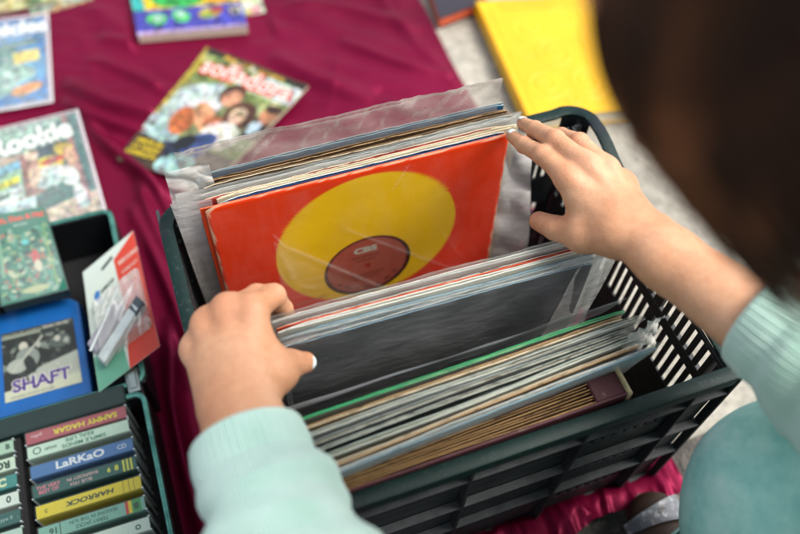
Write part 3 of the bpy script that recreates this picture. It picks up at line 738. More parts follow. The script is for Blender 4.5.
# -- middle group (rear to front)
record('clear-bagged pale sleeve at the rear of the gripped middle stack', 7.6, 15.9, 31.6, 28.6, '#c9cfc8', 'white', seed=11, lean=.02, bag=filmA, bag_up=.5, group=GM, skew=-.02, bow=.08)
record('record with thin red-orange edge in the gripped middle stack', 7.8, 15.25, 31.4, 29.0, '#d1441f', 'orange', seed=12, lean=.02, group=GM, skew=-.02, bow=.05, edge2='dark', t=.25)
record('record with thick wavy cream edge, centre of the gripped middle stack', 7.8, 14.75, 31.6, 29.0, '#d8d6c4', 'white', seed=13, lean=.02, group=GM, skew=-.02, bow=.08, rag=.1)
record('bluish bagged record second from the front of the middle stack', 7.9, 14.1, 31.5, 29.6, '#9fb4bc', 'pale', seed=14, lean=.02, bag=filmA, bag_up=.4, group=GM, skew=-.02, bow=.08, edge2='blue')
record('black record cover in clear bag facing the viewer below the thumb', 7.9, 13.45, 31.3, 29.2, '#1b1a1b', 'blue', seed=15, lean=.02, bag=filmD, bag_up=.7, bag_r=1.6, group=GM, skew=-.02, bow=.05, edge2='pale')

# -- front group (rear to front)
record('record with a bright green edge, rearmost of the front group', 6.0, 7.25, 31.1, 31.6, '#8b928c', 'green', seed=21, lean=-0.13, group=GF, skew=0.03, t=.22, bow=.07)
record('torn brown and cream edged sleeve just in front of the green edge', 5.8, 6.6, 31.0, 31.3, '#b79a6c', 'cream', seed=22, lean=-0.135, group=GF, skew=0.035, rag=.12, bow=.08, edge2='tan')
record('record in thick cloudy bag, third from the back of the front group', 6.2, 5.95, 31.2, 31.8, '#5c6a62', 'pale', seed=23, lean=-0.14, group=GF, skew=0.04, bag=filmB, bag_up=.3, bow=.1)
record('dark sleeve streaked with white wear in the front group', 5.8, 5.3, 30.9, 31.2, '#20282a', 'dark', seed=24, lean=-0.15, group=GF, skew=0.045, bow=.1, edge2='grey', bag=filmA, bag_up=.2)
record('speckled black and white edged record in mid front group', 6.0, 4.65, 31.0, 31.2, '#39423f', 'dark', seed=25, lean=-0.16, group=GF, skew=0.05, bow=.08, edge2='dark')
record('pale green record in bag, third from the front of the front group', 6.2, 4.0, 31.0, 31.5, '#a9bdae', 'pale', seed=26, lean=-0.17, group=GF, skew=0.054, bag=filmA, bag_up=.3, bow=.08)
record('tan edged sleeve second from the front of the front group', 5.9, 3.3, 31.0, 31.3, '#b08a5e', 'tan', seed=27, lean=-0.18, group=GF, skew=0.058, bow=.06, edge2='cream')
record('light blue record in a rounded clear bag, foremost of the front group', 6.2, 2.6, 31.2, 32.2, '#8fb3c6', 'blue', seed=28, lean=-0.2, group=GF, skew=0.063, bag=filmA, bag_up=.25, bow=.06, edge2='white')

# -- old album of brown paper sleeves
def album():
    T = thing('record_album', 'old maroon-bound album of brown paper record sleeves at the crate’s front edge', 'album', (20.5, 2.6, Z0))
    mar = worn_cover('maroon_cloth', '#4a1c24', '#8a7a60', .6, .60); bnd = worn_cover('binding_cream', '#b5a67c', '#3a3524', .7, .5)
    top = 28.9; x0, x1 = 6.5, 35.2
    B = Mesh()
    panel(B, x0, x1 + .3, Z0, top + .3, lambda X, Z: 1.25 + .014 * (X - 20) + 0 * Z, .2, mar, EDG['rose'] if False else mar, seed=2, rag=.05)
    B.build('front_cover', T)
    B = Mesh(); panel(B, x0, x1 + .3, Z0, top + .3, lambda X, Z: 2.5 + .055 * (X - 8) + 0 * Z, .2, mar, bnd, seed=4, rag=.05); B.build('back_cover', T)
    B = Mesh()
    B.box(x1 - 2.6, x1 + .5, 1.55, 3.85, Z0, top + .05, mar, bev=.15); B.build('spine', T)
    B = Mesh()
    for (a, b, c, d) in ((x1 + .35, x1 + .8, 1.25, 4.2), (x1 - 2.9, x1 + .6, 3.9, 4.15)): B.box(a, b, c, d, Z0 + 1, top + .35, bnd, bev=.12)
    B.build('binding', T)
    kraft = worn_cover('kraft_paper', '#553c24', '#2a1c10', .85, .62); ke = card_edge('edge_kraft', '#b08a58', '#4a3018', .2)
    n = 11
    for k in range(n):
        f = (k + .5) / n
        B = Mesh(); ph = k * 1.3
        yf = lambda X, Z, f=f, ph=ph: 1.4 + f * (1.0 + .05 * (X - 8)) + .03 * np.sin(X * .35 + ph) + .0 * Z
        panel(B, x0 + .2, x1 - 2.3 - .3 * (k % 2), Z0 + .3, top - .3 + .3 * math.sin(k * 2.1) , yf, .06, kraft, ke, seed=60 + k, rag=.06)
        B.build('paper_sleeve', T)
album()

# ================================================================== PRINTED MATTER ON THE CLOTH
def quadframe(bl, br, tr, tl, z, curl=None):
    bl, br, tr, tl = [np.array(p, float) for p in (bl, br, tr, tl)]
    def mk(w, h):
        def fr(u, v, hg=0):
            a, b = u / w, v / h; p = (bl * (1 - a) + br * a) * (1 - b) + (tl * (1 - a) + tr * a) * b
            return (p[0], p[1], z + hg + (curl(a, b) if curl else 0))
        return fr
    return mk
def slab(B, fr, w, h, z0, z1, mat, n=24, col=None, stripe=None):
    """page block between heights z0 and z1 following the frame"""
    per = [(x, 0) for x in np.linspace(0, w, n)] + [(w, y) for y in np.linspace(0, h, n)[1:]] + [(x, h) for x in np.linspace(w, 0, n)[1:]] + [(0, y) for y in np.linspace(h, 0, n)[1:-1]]
    hs = np.linspace(z0, z1, 4)
    B.grid(np.array([[fr(x, y, hh) for hh in hs] for x, y in per]), mat, closed_u=True, col=None)
    B.grid(np.array([[fr(x, y, z1 - .005) for y in np.linspace(0, h, n)] for x in np.linspace(0, w, n)]), mat)
pages = plain('page_block', '#d9cfb4', .85, .15, 200)
ink = printed('magazine_print', .42, .12)
ink_t = printed('lettering_print', .4, .05)
ink_matte = printed('matte_print', .6, .12, wear='#d8d0b8')
case_clear = plastic_film('clear_sleeve_film', .04, '#e8eef0', .14, .12, (3, 3, 3), facing=.15)

def magazine(name, label, cat, quad, z, w, h, art, thick=.35, texts=(), curl=None, film=None, pcol=None, group=None, zb=.35):
    fr = quadframe(*quad, z, curl)(w, h)
    loc = np.mean([fr(0, 0), fr(w, h)], axis=0); loc[2] = zb
    T = thing(name, label, cat, loc, group)
    B = Mesh(); slab(B, fr, w, h, -thick, -.02, pages); B.build('pages', T)
    B = Mesh(); fo = lambda u, v, g=0: fr(-.08 + u * (w + .16) / w, -.08 + v * (h + .16) / h, g)
    art.mottle(.05, 3); sheet(B, art, fo, ink)
    for tx in texts:
        s_, pos, size, c = tx[:4]; kw = tx[4] if len(tx) > 4 else {}
        write(B, s_, fo, pos, size, ink_t, c, **kw)
    B.build('cover', T, smooth=False)
    if film:
        e = film; B = Mesh(); n = 70
        U, V = np.meshgrid(np.linspace(-e, w + e, n), np.linspace(-e, h + e, n), indexing='ij')
        o = np.clip(np.maximum.reduce([-U, U - w, -V, V - h]) / e, 0, 1)
        H = .12 + .08 * np.abs(wav(U, V, 8, 6, .6)) - o * (thick * .5 + .05)
        cr = np.clip(o * .5 + .3 * np.clip(.06 - np.abs(wav(U, V, 9, 6, .5)), 0, 1) / .06 * .4, 0, .7)
        B.grid(np.array([[fr(U[i, j], V[i, j], H[i, j]) for j in range(n)] for i in range(n)]), case_clear, np.repeat((1 - cr)[..., None], 3, -1))
        B.build('plastic_cover', T, smooth=True)
    return T

# fotonovela with romantic cover (x: short side, y: long side up to the title)
A = Art(19, 25.5, 6, '#7d8a5a')
A.poly([(0, 18), (19, 18), (19, 25.5), (0, 25.5)], '#8fa45e').poly([(0, 24.2), (14, 24.4), (19, 24), (19, 25.5), (0, 25.5)], '#2c2a1c').poly([(4, 24.4), (15, 24.2), (15, 25), (4, 25.1)], '#d8a838')
A.speck(60, 0, 19, 14, 24, .7, ['#a8b878', '#6a7a3c', '#c8cf9a', '#4c5a32', '#e0e4c8'], 4)
A.poly([(0, 0), (19, 0), (19, 6), (0, 7)], '#4a3a2c').poly([(11, 20), (19, 20), (19, 24), (12, 24)], '#cfe0da')
A.ell(5.5, 15.5, 5, 3.2, '#c4d6d2', .5).ell(2.5, 9.5, 2.6, 4.6, '#b8ccc8', -.2).ell(6.5, 13.5, 4, 2.2, '#dfe6e2', .9).ell(3.8, 6, 3.2, 3.2, '#a7c7c4', .3)
A.ell(9.6, 18.2, 2.0, 2.4, '#4a2c1c', -.3).ell(10, 17.4, 1.5, 1.9, '#d79a78', -.3)
A.ell(5.4, 10.2, 2.1, 3.0, '#c06a3a', .2).ell(8.6, 12, 1.7, 3.8, '#d99a70', .8).ell(11, 12.2, 2.6, 1.0, '#c9784e', .2)
A.ell(13.3, 14.6, 2.6, 3.4, '#5a3822', .1).ell(13.0, 14.6, 1.35, 1.8, '#efc8a8', .1).ell(13.0, 14.9, .9, .25, '#4a2a20').ell(12.9, 13.7, .45, .18, '#b03a34')
A.ell(13, 9.6, 3.3, 3.0, '#e8e4d8', .2).ell(10.3, 5.6, 2.4, 4.6, '#34497e', -.5).ell(6.8, 3.4, 2.6, 2.6, '#26304a').ell(8.6, 6.4, 1.4, 2, '#161a22', -.6)
A.poly([(15.6, 10), (19, 11), (19, 15), (16, 15)], '#2a2422').ell(17.4, 16.6, 1.5, 2.0, '#c98a64').ell(17.4, 18.2, 1.6, 1.0, '#4a2e1e').ell(16.8, 13.4, 1, 1.6, '#b8d4e0')
A.poly([(0, 0), (8, 0), (6, 5), (0, 6)], '#453322').ell(10, 2, 3.4, 2.2, '#9fc8c4', .3).speck(16, 8, 19, 0, 4, .6, ['#7fb0b4', '#c8d8cc', '#5a4a3a'], 9).poly([(0, 10), (.6, 10), (.6, 25.5), (0, 25.5)], '#b8a23c')
curlm = lambda a, b: .9 * max(0, a - .75) ** 2 * 6 + .7 * max(0, b - .85) * 2 + .35 * math.sin(a * 3) * b
magazine('magazine', 'worn romance magazine with couples on its cover and red title, lying behind the crate', 'magazine',
         [(-5.2, 68.0), (6.8, 58.5), (25.6, 73.6), (12.3, 87.4)], 1.8, 19, 25.5, A, .45,
         [('soñadora', (9.8, 22.0), 4.8, '#e8401c', dict(bold=.085, squeeze=.9, rot=.02)), ('soñadora', (9.7, 22.1, .07), 4.8, '#fff8ee', dict(bold=.012, squeeze=.9, rot=.02)),
          ('AMOR EN', (3.3, 4.4), 1.15, '#e8cc1c', dict(bold=.04)), ('LA TARDE', (3.3, 3.2), 1.15, '#e8cc1c', dict(bold=.04)), ('COMPLETA', (3.3, 2.0), 1.15, '#e8cc1c', dict(bold=.04)),
          ('FOTONOVELA', (.95, 20.5), 1.0, '#e0c020', dict(bold=.03, rot=1.57)), ('REVISTA SEMANAL', (9.5, 24.75), .75, '#2c2a1c', dict(bold=.02))], curlm)

# blue games magazine in film
A = Art(16, 20.5, 6, '#1878b8')
A.ell(8, 8, 9, 4.5, '#3d96c8').ell(7, 11, 4.5, 3, '#5f8f86').ell(8, 7, 6, 2.6, '#9cc8b8').ell(5, 4, 5, 2.2, '#7db0a2').speck(46, 0, 13, 2, 13, .55, ['#4a7a6c', '#c8e0d0', '#7fa898', '#2d5c58', '#e8efe0'], 5)
A.poly([(10.2, 9.2), (14.8, 9.6), (14.8, 12.4), (10.2, 12)], '#e8cf62').ell(12.2, 3.2, 3.0, 1.1, '#f0a020', .25).ell(12.2, 3.2, 1.6, .5, '#d86a1c', .25).poly([(8, 13.2), (14.5, 13.6), (14.5, 15.2), (8, 14.4)], '#6d8a80')
magazine('magazine', 'blue magazine with white bubble title in a clear cover at the left edge', 'magazine',
         [(-26.5, 84.4), (-13.4, 83.8), (-12.0, 103.6), (-26.5, 104.8)], 1.4, 16, 20.5, A, .3,
         [('Vehicles', (9.2, 18.0), 4.4, '#0c5c94', dict(bold=.09)), ('Vehicles', (9.2, 18.0, .08), 4.4, '#f8fcff', dict(bold=.05)), ('Construction kit', (10, 15.7), 1.1, '#bfe0f0', dict(bold=.02))], film=.9)

# sports game magazine in film resting on the case
A = Art(20, 20, 6, '#9dbfae')
A.poly([(0, 0), (20, 0), (20, 7), (0, 6)], '#c8b6a0').poly([(11.5, 5), (20, 4), (20, 20), (12, 18)], '#2f6a66').poly([(17.8, 2), (18.8, 2), (18.2, 20), (17.2, 20)], '#a06a6a').poly([(0, 12), (9, 13), (9, 16), (0, 16)], '#b8a48e')
A.poly([(8.5, 6), (12, 6.4), (11.4, 15), (8.6, 14)], '#9a6a5c').poly([(0, 10.2), (8.5, 11.6), (8.5, 13.2), (0, 12.2)], '#78b8d0').poly([(0, 7.7), (8, 9.2), (8, 10.4), (0, 9.0)], '#e2e028').poly([(0, 9.2), (8, 10.4), (8, 11.6), (0, 10.2)], '#9cc4a0')
A.poly([(0, 5.6), (8.4, 6.4), (8.4, 8.4), (0, 7.4)], '#cfe0d4').poly([(2, 6.3), (6, 6.8), (6, 7.8), (2, 7.2)], '#5a7068').poly([(3.4, 2.0), (10, 2.8), (10, 6), (3.4, 5.6)], '#bcd8d8').poly([(10, 2.8), (17.6, 4.0), (16.6, 7.4), (10, 6)], '#1d6258').poly([(3.4, 2), (5, 2.2), (5, 5.7), (3.4, 5.5)], '#78a8b4')
A.ell(13.2, 13.6, 2.0, 1.6, '#24424c').ell(16.2, 13.4, 1.6, 1.3, '#e2c83a', -.2).ell(17.1, 11.4, 1.0, 2.2, '#d8a888', .15).ell(13.1, 10.8, 2.7, 1.8, '#e8d23e', .1).ell(14, 11.6, 2.2, .6, '#c03830', .1).ell(13.2, 9.4, 2.6, 1.4, '#cdd8d2').ell(10.6, 9.8, 1.0, 2.4, '#d6b79a', -.2).ell(10.6, 13.6, 1.2, 1.1, '#dcc4aa')
A.ell(16.2, 8, 1.5, 2.0, '#dfe8e2', .4).ell(17.3, 4.0, 1.0, 2.2, '#dfe8e2', .15).ell(17.6, 2.2, 1.0, .6, '#a8c8c0').ell(13, 7.8, 2.4, 1.0, '#b9d2ca', .1)
magazine('magazine', 'green magazine with crouching ballplayer and ornate white title, in a clear cover above the tapes', 'magazine',
         [(-24.4, 55.6), (-8.3, 56.6), (-9.4, 76.2), (-24.6, 75.6)], 4.6, 20, 20, A, .4,
         [('Rookie', (11.0, 16.6), 5.2, '#3f6e64', dict(bold=.10, rot=.06)), ('Rookie', (11.0, 16.6, .08), 5.2, '#f8fff6', dict(bold=.05, rot=.06)), ('NUEVO', (4, 8.9), .9, '#2c5a50', dict(bold=.02, rot=.1))], film=.7, zb=4.1)

# comic at the top edge and the thing below it
A = Art(18, 24, 6, '#4b4ab4')
A.poly([(0, 6.2), (18, 6.6), (18, 24), (0, 24)], '#f0cc1a').poly([(0, 6.2), (2, 6.2), (1.4, 24), (0, 24)], '#38b8b4').ell(5.6, 10, 2.6, 3.2, '#2fae4e').ell(8.4, 8, 3.4, 1.6, '#2fae4e', .1).ell(3.6, 3.8, 1.7, 1.5, '#4cc060').ell(3.8, 4.0, .9, .8, '#b8e0d0').ell(7.6, 4.2, 1.4, 1.7, '#4cc060', .4).ell(7.6, 4.6, .7, .8, '#b8e0d0')
A.ell(12.4, 4.4, 2.0, 1.3, '#c8b850', .3).ell(13.6, 5.0, 1.2, .8, '#c0504a', .5).ell(12, 3.7, 1.0, .5, '#6aa040').ell(14.6, 9, 2.6, 2, '#e89a20').poly([(15.7, 3.6), (17.6, 3.7), (17.6, 5.6), (15.7, 5.5)], '#d8d4c4').poly([(16.1, 3.9), (17.2, 4.0), (17.2, 5.2), (16.1, 5.1)], '#2a2a30').ell(14, 22, 3, 2, '#d84a30').poly([(0, 0), (18, 0), (18, .9), (0, .9)], '#b7a2c4')
magazine('comic_book', 'purple and yellow comic book with green blobs, cut by the top edge', 'comic book',
         [(2.2, 93.2), (19.8, 90.2), (21.6, 114), (3.4, 117)], 2.2, 18, 24, A, 1.5)
A = Art(18, 24, 5, '#d8e0c0'); A.speck(160, 0, 18, 0, 24, .9, ['#e8a8b0', '#a8c880', '#f0e8d0', '#c8d8a0', '#90b0a0', '#e0d060'], 12)
magazine('comic_book', 'pale pastel comic sticking out from under the purple and yellow comic', 'comic book',
         [(6, 95.4), (23.9, 94.8), (24.6, 117), (7, 119)], .62, 18, 24, A, .25)
A = Art(22, 16, 5, '#c9c890'); A.speck(120, 0, 22, 0, 16, .8, ['#7a8a54', '#e0d8a0', '#a89058', '#b8b06a', '#5f7a58'], 13)
magazine('comic_book', 'olive and cream comic at the top left corner of the cloth', 'comic book', [(-36, 106.5), (-9.0, 107.2), (-4, 126), (-32, 128)], 1.3, 22, 16, A, .5)
A = Art(14, 18, 5, '#a8c0b0'); A.speck(70, 0, 14, 0, 18, .8, ['#7fa8a0', '#e0e4d0', '#c8b088', '#8a9a80'], 14).poly([(0, 0), (14, 0), (14, .7), (0, .7)], '#c8a06a')
magazine('comic_book', 'pale green booklet tucked under the olive comic near the top left corner', 'comic book', [(-13.9, 105.0), (-3.6, 106.6), (-4.2, 122), (-15, 121)], .62, 14, 18, A, .25)

# yellow book
def yellow_book():
    z = 3.0; w, h = 21.5, 27.5; q = [(56.2, 55.8), (75.2, 53.0), (82.6, 79.0), (59.2, 84.0)]
    fr = quadframe(*q, z)(w, h)
    m, t, b = newmat('yellow_cloth_cover'); v = coords(t)
    r = ramp(t, noise(t, v, 16, 5), [(.3, hexc('#dca406')), (.7, hexc('#e8b40a'))]); b.inputs['Roughness'].default_value = .42
    a = N(t, 'ShaderNodeAttribute', attribute_name='Col'); t.links.new(mixc(t, 1, r.outputs[0], a.outputs[0], 'MULTIPLY'), b.inputs['Base Color']); bump(t, b, noise(t, v, 500, 3), .15, .0008)
    T = thing('book', 'large bright yellow hardcover with embossed swirls on the pavement beside the cloth', 'book', (68, 68, 0))
    B = Mesh(); slab(B, fr, w - .4, h - .2, -2.7, -.3, pages); B.build('pages', T)
    B = Mesh(); n = 210
    U, V = np.meshgrid(np.linspace(-.35, w, n), np.linspace(-.25, h, n), indexing='ij'); H = np.zeros(U.shape)
    def swirl(cx, cy, r0, turns, d=1, ph=0, wd=.22):
        nonlocal H
        x, y = U - cx, V - cy; r = np.hypot(x, y); th = (np.arctan2(y, x) * d + ph) % (2 * math.pi)
        k = (r / r0 * turns - th / (2 * math.pi)); dd = np.abs(k - np.round(k)) * r0 / turns
        H = np.maximum(H, np.exp(-(dd / wd) ** 2) * (r < r0))
    for s_ in [(6, 20, 3.6, 2.2), (12.5, 22, 3.2, 2, -1), (16.5, 16.5, 3.6, 2.3), (9, 13.5, 3.6, 2.2, -1, 2), (5, 7, 3.4, 2, 1, 1), (12.5, 6.5, 3.8, 2.4, -1, 1), (17.5, 9, 2.4, 1.6, 1, 3), (17.5, 23, 2.2, 1.5), (3.4, 14, 1.6, 1.4), (8.6, 3, 1.8, 1.4), (17.4, 3.4, 2.0, 1.5)]: swirl(*s_)
    hinge = np.exp(-((U - .9) / .22) ** 2)
    Z = .09 * H - .09 * hinge - .12 * np.clip((-.1 - U) / .25, 0, 1)
    G = np.array([[fr(U[i, j], V[i, j], Z[i, j]) for j in range(n)] for i in range(n)])
    B.grid(G, m, np.repeat((1 - .05 * (1 - H))[..., None], 3, -1) * np.array([1, 1, 1]))
    per = lambda U0, V0, z0, z1: [fr(U0, V0, z0), fr(U0, V0, z1)]
    ring = [(x, -.25) for x in np.linspace(-.35, w, 20)] + [(w, y) for y in np.linspace(0, h, 20)] + [(x, h) for x in np.linspace(w, -.35, 20)]
    B.grid(np.array([[fr(x, y, 0), fr(x, y, -.28)] for x, y in ring]), m)
    B.add([fr(-.35, -.25, -2.72), fr(w, -.25, -2.72), fr(w, h, -2.72), fr(-.35, h, -2.72)], [(0, 1, 2, 3)], m)
    B.grid(np.array([[fr(-.35 - .22 * math.sin(k / 8 * math.pi), y, -.0 - 2.72 * k / 8) for k in range(9)] for y in np.linspace(-.25, h, 12)]), m)
    # ruled frame blocked near the head
    for (x1, y1, x2, y2) in ((3, 25.0, 18.5, 25.12), (3, 26.6, 18.5, 26.72), (3, 25.12, 3.12, 26.6), (18.38, 25.12, 18.5, 26.6)):
        B.add([fr(x1, y1, .1), fr(x2, y1, .1), fr(x2, y2, .1), fr(x1, y2, .1)], [(0, 1, 2, 3)], m, (.6, .5, .4))
    B.build('cover', T, smooth=True, sharp=40)
yellow_book()
def dark_book():
    q = [(51.6, 82.6), (61.0, 84.6), (64, 101), (54, 101)]; fr = quadframe(*q, 2.4)(12, 18)
    T = thing('book', 'thick dark book with coral page edges, next to the yellow book', 'book', (57, 92, 0))
    B = Mesh(); cp = plain('coral_pages', '#e0643c', .6, .15, 150); slab(B, fr, 12, 17.6, -2.0, -.3, cp); B.build('pages', T)
    B = Mesh(); dk = worn_cover('dark_book_cover', '#2c2630', '#a8a0a0', .4, .64)
    P = [[fr(x, y, hh) for x, y in ((-.2, -.2), (12.2, -.2), (12.2, 18), (-.2, 18))] for hh in (-.25, 0)]
    B.grid(np.array(P), dk, closed_v=True); B.add(P[1], [(0, 1, 2, 3)], dk); P = [[fr(x, y, hh) for x, y in ((-.2, -.2), (12.2, -.2), (12.2, 18), (-.2, 18))] for hh in (-2.25, -2.0)]; B.grid(np.array(P), dk, closed_v=True); B.add(P[1], [(0, 1, 2, 3)], dk)
    B.build('cover', T)
dark_book()

# ================================================================== TAPE CASE
case_in = plain('case_lining', '#08090b', .8, .3, 30, .3)
case_out = plain('case_shell', '#0d0f12', .45, .3, 60, .3)
def case_rim_mat():
    m, t, b = newmat('teal_metal_rim'); v = coords(t); f = noise(t, v, 40, 8, .7)
    r = ramp(t, f, [(.35, hexc('#2c6a60')), (.6, hexc('#5fa092')), (.75, hexc('#8cc0b2'))]); t.links.new(r.outputs[0], b.inputs['Base Color'])
    b.inputs['Metallic'].default_value = .55; b.inputs['Roughness'].default_value = .38; bump(t, b, noise(t, v, 200, 5), .1, .001); return m
rimT = case_rim_mat()
def tape_case():
    T = thing('tape_case', 'black carrying case with pale teal metal rim lying open, full of tapes', 'case', (-24, 27, .3))
    def tray(x0, x1, y0, y1, zt, nm):
        B = Mesh(); B.box(x0, x1, y0, y1, .35, .7, case_in)
        for a in ((x0, x0 + .5, y0, y1), (x1 - .5, x1, y0, y1), (x0 + .5, x1 - .5, y0, y0 + .5), (x0 + .5, x1 - .5, y1 - .5, y1)): B.box(a[0], a[1], a[2], a[3], .35, zt - .25, case_out, bev=.08)
        B.build(nm, T)
        B = Mesh(); r = 1.3; path = []
        for (cx, cy, a0) in ((x1 - r, y0 + r, -90), (x1 - r, y1 - r, 0), (x0 + r, y1 - r, 90), (x0 + r, y0 + r, 180)):
            for k in range(9):
                a = math.radians(a0 + 90 * k / 8); path.append((cx + r * math.cos(a), cy + r * math.sin(a), math.cos(a), math.sin(a)))
        prof = [(-.42, -.5), (-.42, -.05), (-.36, .0), (-.2, .02), (-.18, -.1), (-.1, -.1), (-.08, .05), (.04, .02), (.08, -.1), (.08, -1.1), (-.02, -1.1), (-.02, -.5)]
        G = [[(x + nx * a * 1.0, y + ny * a, zt + z) for a, z in prof] for x, y, nx, ny in path]
        B.grid(np.array(G), rimT, closed_u=True, closed_v=True); B.build('rim', T, smooth=True, sharp=30)
    tray(-40.5, -7.0, -8, 25.9, 9.0, 'lower_tray'); tray(-40.5, -6.6, 27.0, 53, 9.0, 'upper_tray')
    B = Mesh(); dg = plain('dark_green_divider', '#0e2420', .5, .25, 25, .2)
    B.box(-39.8, -9.0, 24.9, 27.2, 6.5, 9.35, dg, bev=.15); B.build('divider', T)
    B = Mesh()
    B.box(-21.35, -20.65, -7, 24.8, .7, 8.6, case_in, bev=.1); B.build('partition', T)
    B = Mesh(); mt = plain('latch_metal', '#9aa6a0', .3, .1, 50, .05, metal=.9)
    B.box(-8.7, -7.2, 26.0, 29.0, 7.4, 9.2, mt, bev=.12); B.box(-8.4, -7.5, 26.4, 28.6, 9.2, 9.45, mt, bev=.08); B.build('latch', T)
tape_case()

# cassettes: spine up.  local x 0..10.9 along the spine, y 0..1.65 thickness, z up 0..6.9
shell_dark = plain('cassette_shell', '#15181a', .4, .2, 60)
clear_case = plastic_film('jewel_case', .03, '#cfe0dc', .06, .05, (2, 2, 2), facing=.06)
spr = printed('spine_print', .4, .14, wear='#6a7a70')
def cassette(x, y, z, base, label, writes, blocks=(), rot=-.01, tilt=.0, th=1.6):
    T = thing('cassette_tape', label, 'cassette tape', (x, y, z), 'cassette tapes filed spine up in the case')
    c, s = math.cos(rot), math.sin(rot); ct, st = math.cos(tilt), math.sin(tilt)
    def F(a, b, h): b2 = b * ct - (h - 3.4) * st; h2 = b * st + h * ct; return (x + c * a - s * b2, y + s * a + c * b2, z + h2)
    B = Mesh(); B.box(.35, 10.55, .3, th - .35, .3, 6.3, shell_dark, bev=.1, fn=F); B.build('cassette', T)
    B = Mesh()   # J-card: spine and front
    B.box(.12, 10.78, .12, th - .12, 6.55, 6.72, spr, hexc(base), fn=F)
    B.box(.12, 10.78, .10, .16, .3, 6.5, spr, hexc(base), fn=F)
    top = lambda u, v, hg=0: F(u, v, 6.725 + hg * .4)
    for (u0, u1, cc) in blocks: B.box(u0, u1, .13, th - .13, 6.722, 6.732, spr, hexc(cc), fn=F)
    for w_ in writes: write(B, w_[0], top, (w_[1], w_[2], .04), w_[3], spr, w_[4], **(w_[5] if len(w_) > 5 else {}))
    B.build('spine_card', T)
    B = Mesh(); B.box(0, 10.9, 0, th, 0, 6.9, clear_case, (1, 1, 1), bev=.08, fn=F); ridge = plain('case_edge', '#a9b5b2', .2, .1, 30)
    B.box(10.72, 10.93, .02, .14, .1, 6.88, ridge, fn=F); B.box(10.72, 10.93, th - .14, th - .02, .1, 6.88, ridge, fn=F); B.box(-.02, .16, .02, .1, .1, 6.88, ridge, fn=F)
    B.build('case', T)
    return T
R = math.pi
cx0 = -20.1; tz = 2.2; pit = 2.15; y_top = 23.3
cassette(cx0, y_top, tz, '#b0525c', 'cassette with dusty red spine and upside-down yellow lettering, topmost in the column', [('SAMMY HAGAR', 6.4, .8, .85, '#e8dc30', dict(bold=.03, rot=R, squeeze=1.15)), ('geffen', 1.2, .9, .5, '#e8d0d0', dict(rot=R))])
cassette(cx0, y_top - pit + .45, tz, '#c9e6d0', 'cassette with pale mint spine printed with small green lines, under the dusty red one', [('SIMPLE MINDS', 6.0, .5, .62, '#2f7d5c', dict(rot=R, bold=.02, squeeze=1.2)), ('REAL LIFE', 5.6, 1.15, .6, '#2f7d5c', dict(rot=R, bold=.02, squeeze=1.2)), ('DOLBY', 2.5, .8, .4, '#1c4c40', dict(rot=R, bold=.03)), ('O', 1.1, .8, 1.2, '#2c5a4c')])
cassette(cx0 + .1, y_top - 2 * pit + .3, tz, '#3f73ae', 'cassette with blue spine and white outlined letters', [('LaRKaO', 5.2, .8, 1.15, '#e8f0f4', dict(bold=.03, squeeze=1.3)), ('CD', 9.6, .8, .7, '#cfe0ea', dict(bold=.02))])
cassette(cx0 + .1, y_top - 3 * pit + .25, tz, '#12584e', 'cassette with dark teal spine, pink lettering and yellow bars at its end', [('THE VERY', 1.7, 1.05, .55, '#d8788a', dict(bold=.03)), ('BEST OF', 1.7, .55, .55, '#d8788a', dict(bold=.03)), ('RHAPSODY IN', 5.2, 1.05, .5, '#d0a8a8', dict(bold=.02, rot=R)), ('BLUE 1924', 5.0, .5, .5, '#d0a8a8', dict(bold=.02, rot=R)), ('8', 8.7, .8, .8, '#d8dc40', dict(bold=.04)), ('6', 7.9, .8, .7, '#d8dc40', dict(bold=.04))],
         [(9.35, 9.55, '#d8dc40'), (9.75, 9.95, '#d8dc40'), (10.15, 10.35, '#d8dc40')])
cassette(cx0 + .2, y_top - 4 * pit + .1, tz, '#e6d21c', 'cassette with bright yellow spine and slanted dark lettering', [('HARROCK', 5.6, .8, .7, '#3c4a18', dict(bold=.04, squeeze=1.45, rot=R, shear=.2)), ('c', 1.1, .8, .8, '#8a8a1c', dict(bold=.03))], [(8.9, 8.96, '#5c641c'), (9.5, 9.56, '#5c641c'), (10.0, 10.06, '#5c641c')])
cassette(cx0 + .2, y_top - 5 * pit - .1, tz, '#7fb8a4', 'cassette with grey-green spine and a red, yellow and green stripe block', [('TERRY JACKS', 5.4, .5, .55, '#2c6a5a', dict(bold=.02, rot=R)), ('SEASONS IN THE SUN', 5.6, 1.1, .5, '#2c6a5a', dict(bold=.02, rot=R)), ('16', 1.6, .8, .9, '#1c4c40', dict(bold=.03, rot=R)), ('B', 9.9, .8, .9, '#20352c', dict(bold=.04, rot=R))],
         [(2.2, 2.3, '#2c5a4c'), (8.8, 9.1, '#c83c28'), (9.1, 9.45, '#e8c81c'), (9.45, 10.4, '#3c9a4c')])
cassette(cx0 + .3, y_top - 6 * pit - .2, tz, '#d4ead8', 'cassette with nearly white mint spine and a small oval mark, lowest in view', [('o', 9.6, .8, 1.1, '#3c6a5c', dict(bold=.02)), ('HITS', 5.0, .8, .7, '#8ab0a0', dict(bold=.02, rot=R))])
cassette(cx0 + .3, y_top - 7 * pit - .3, tz, '#8ab0a0', 'grey-green cassette cut by the bottom edge of the picture', [])
lx = -32.1
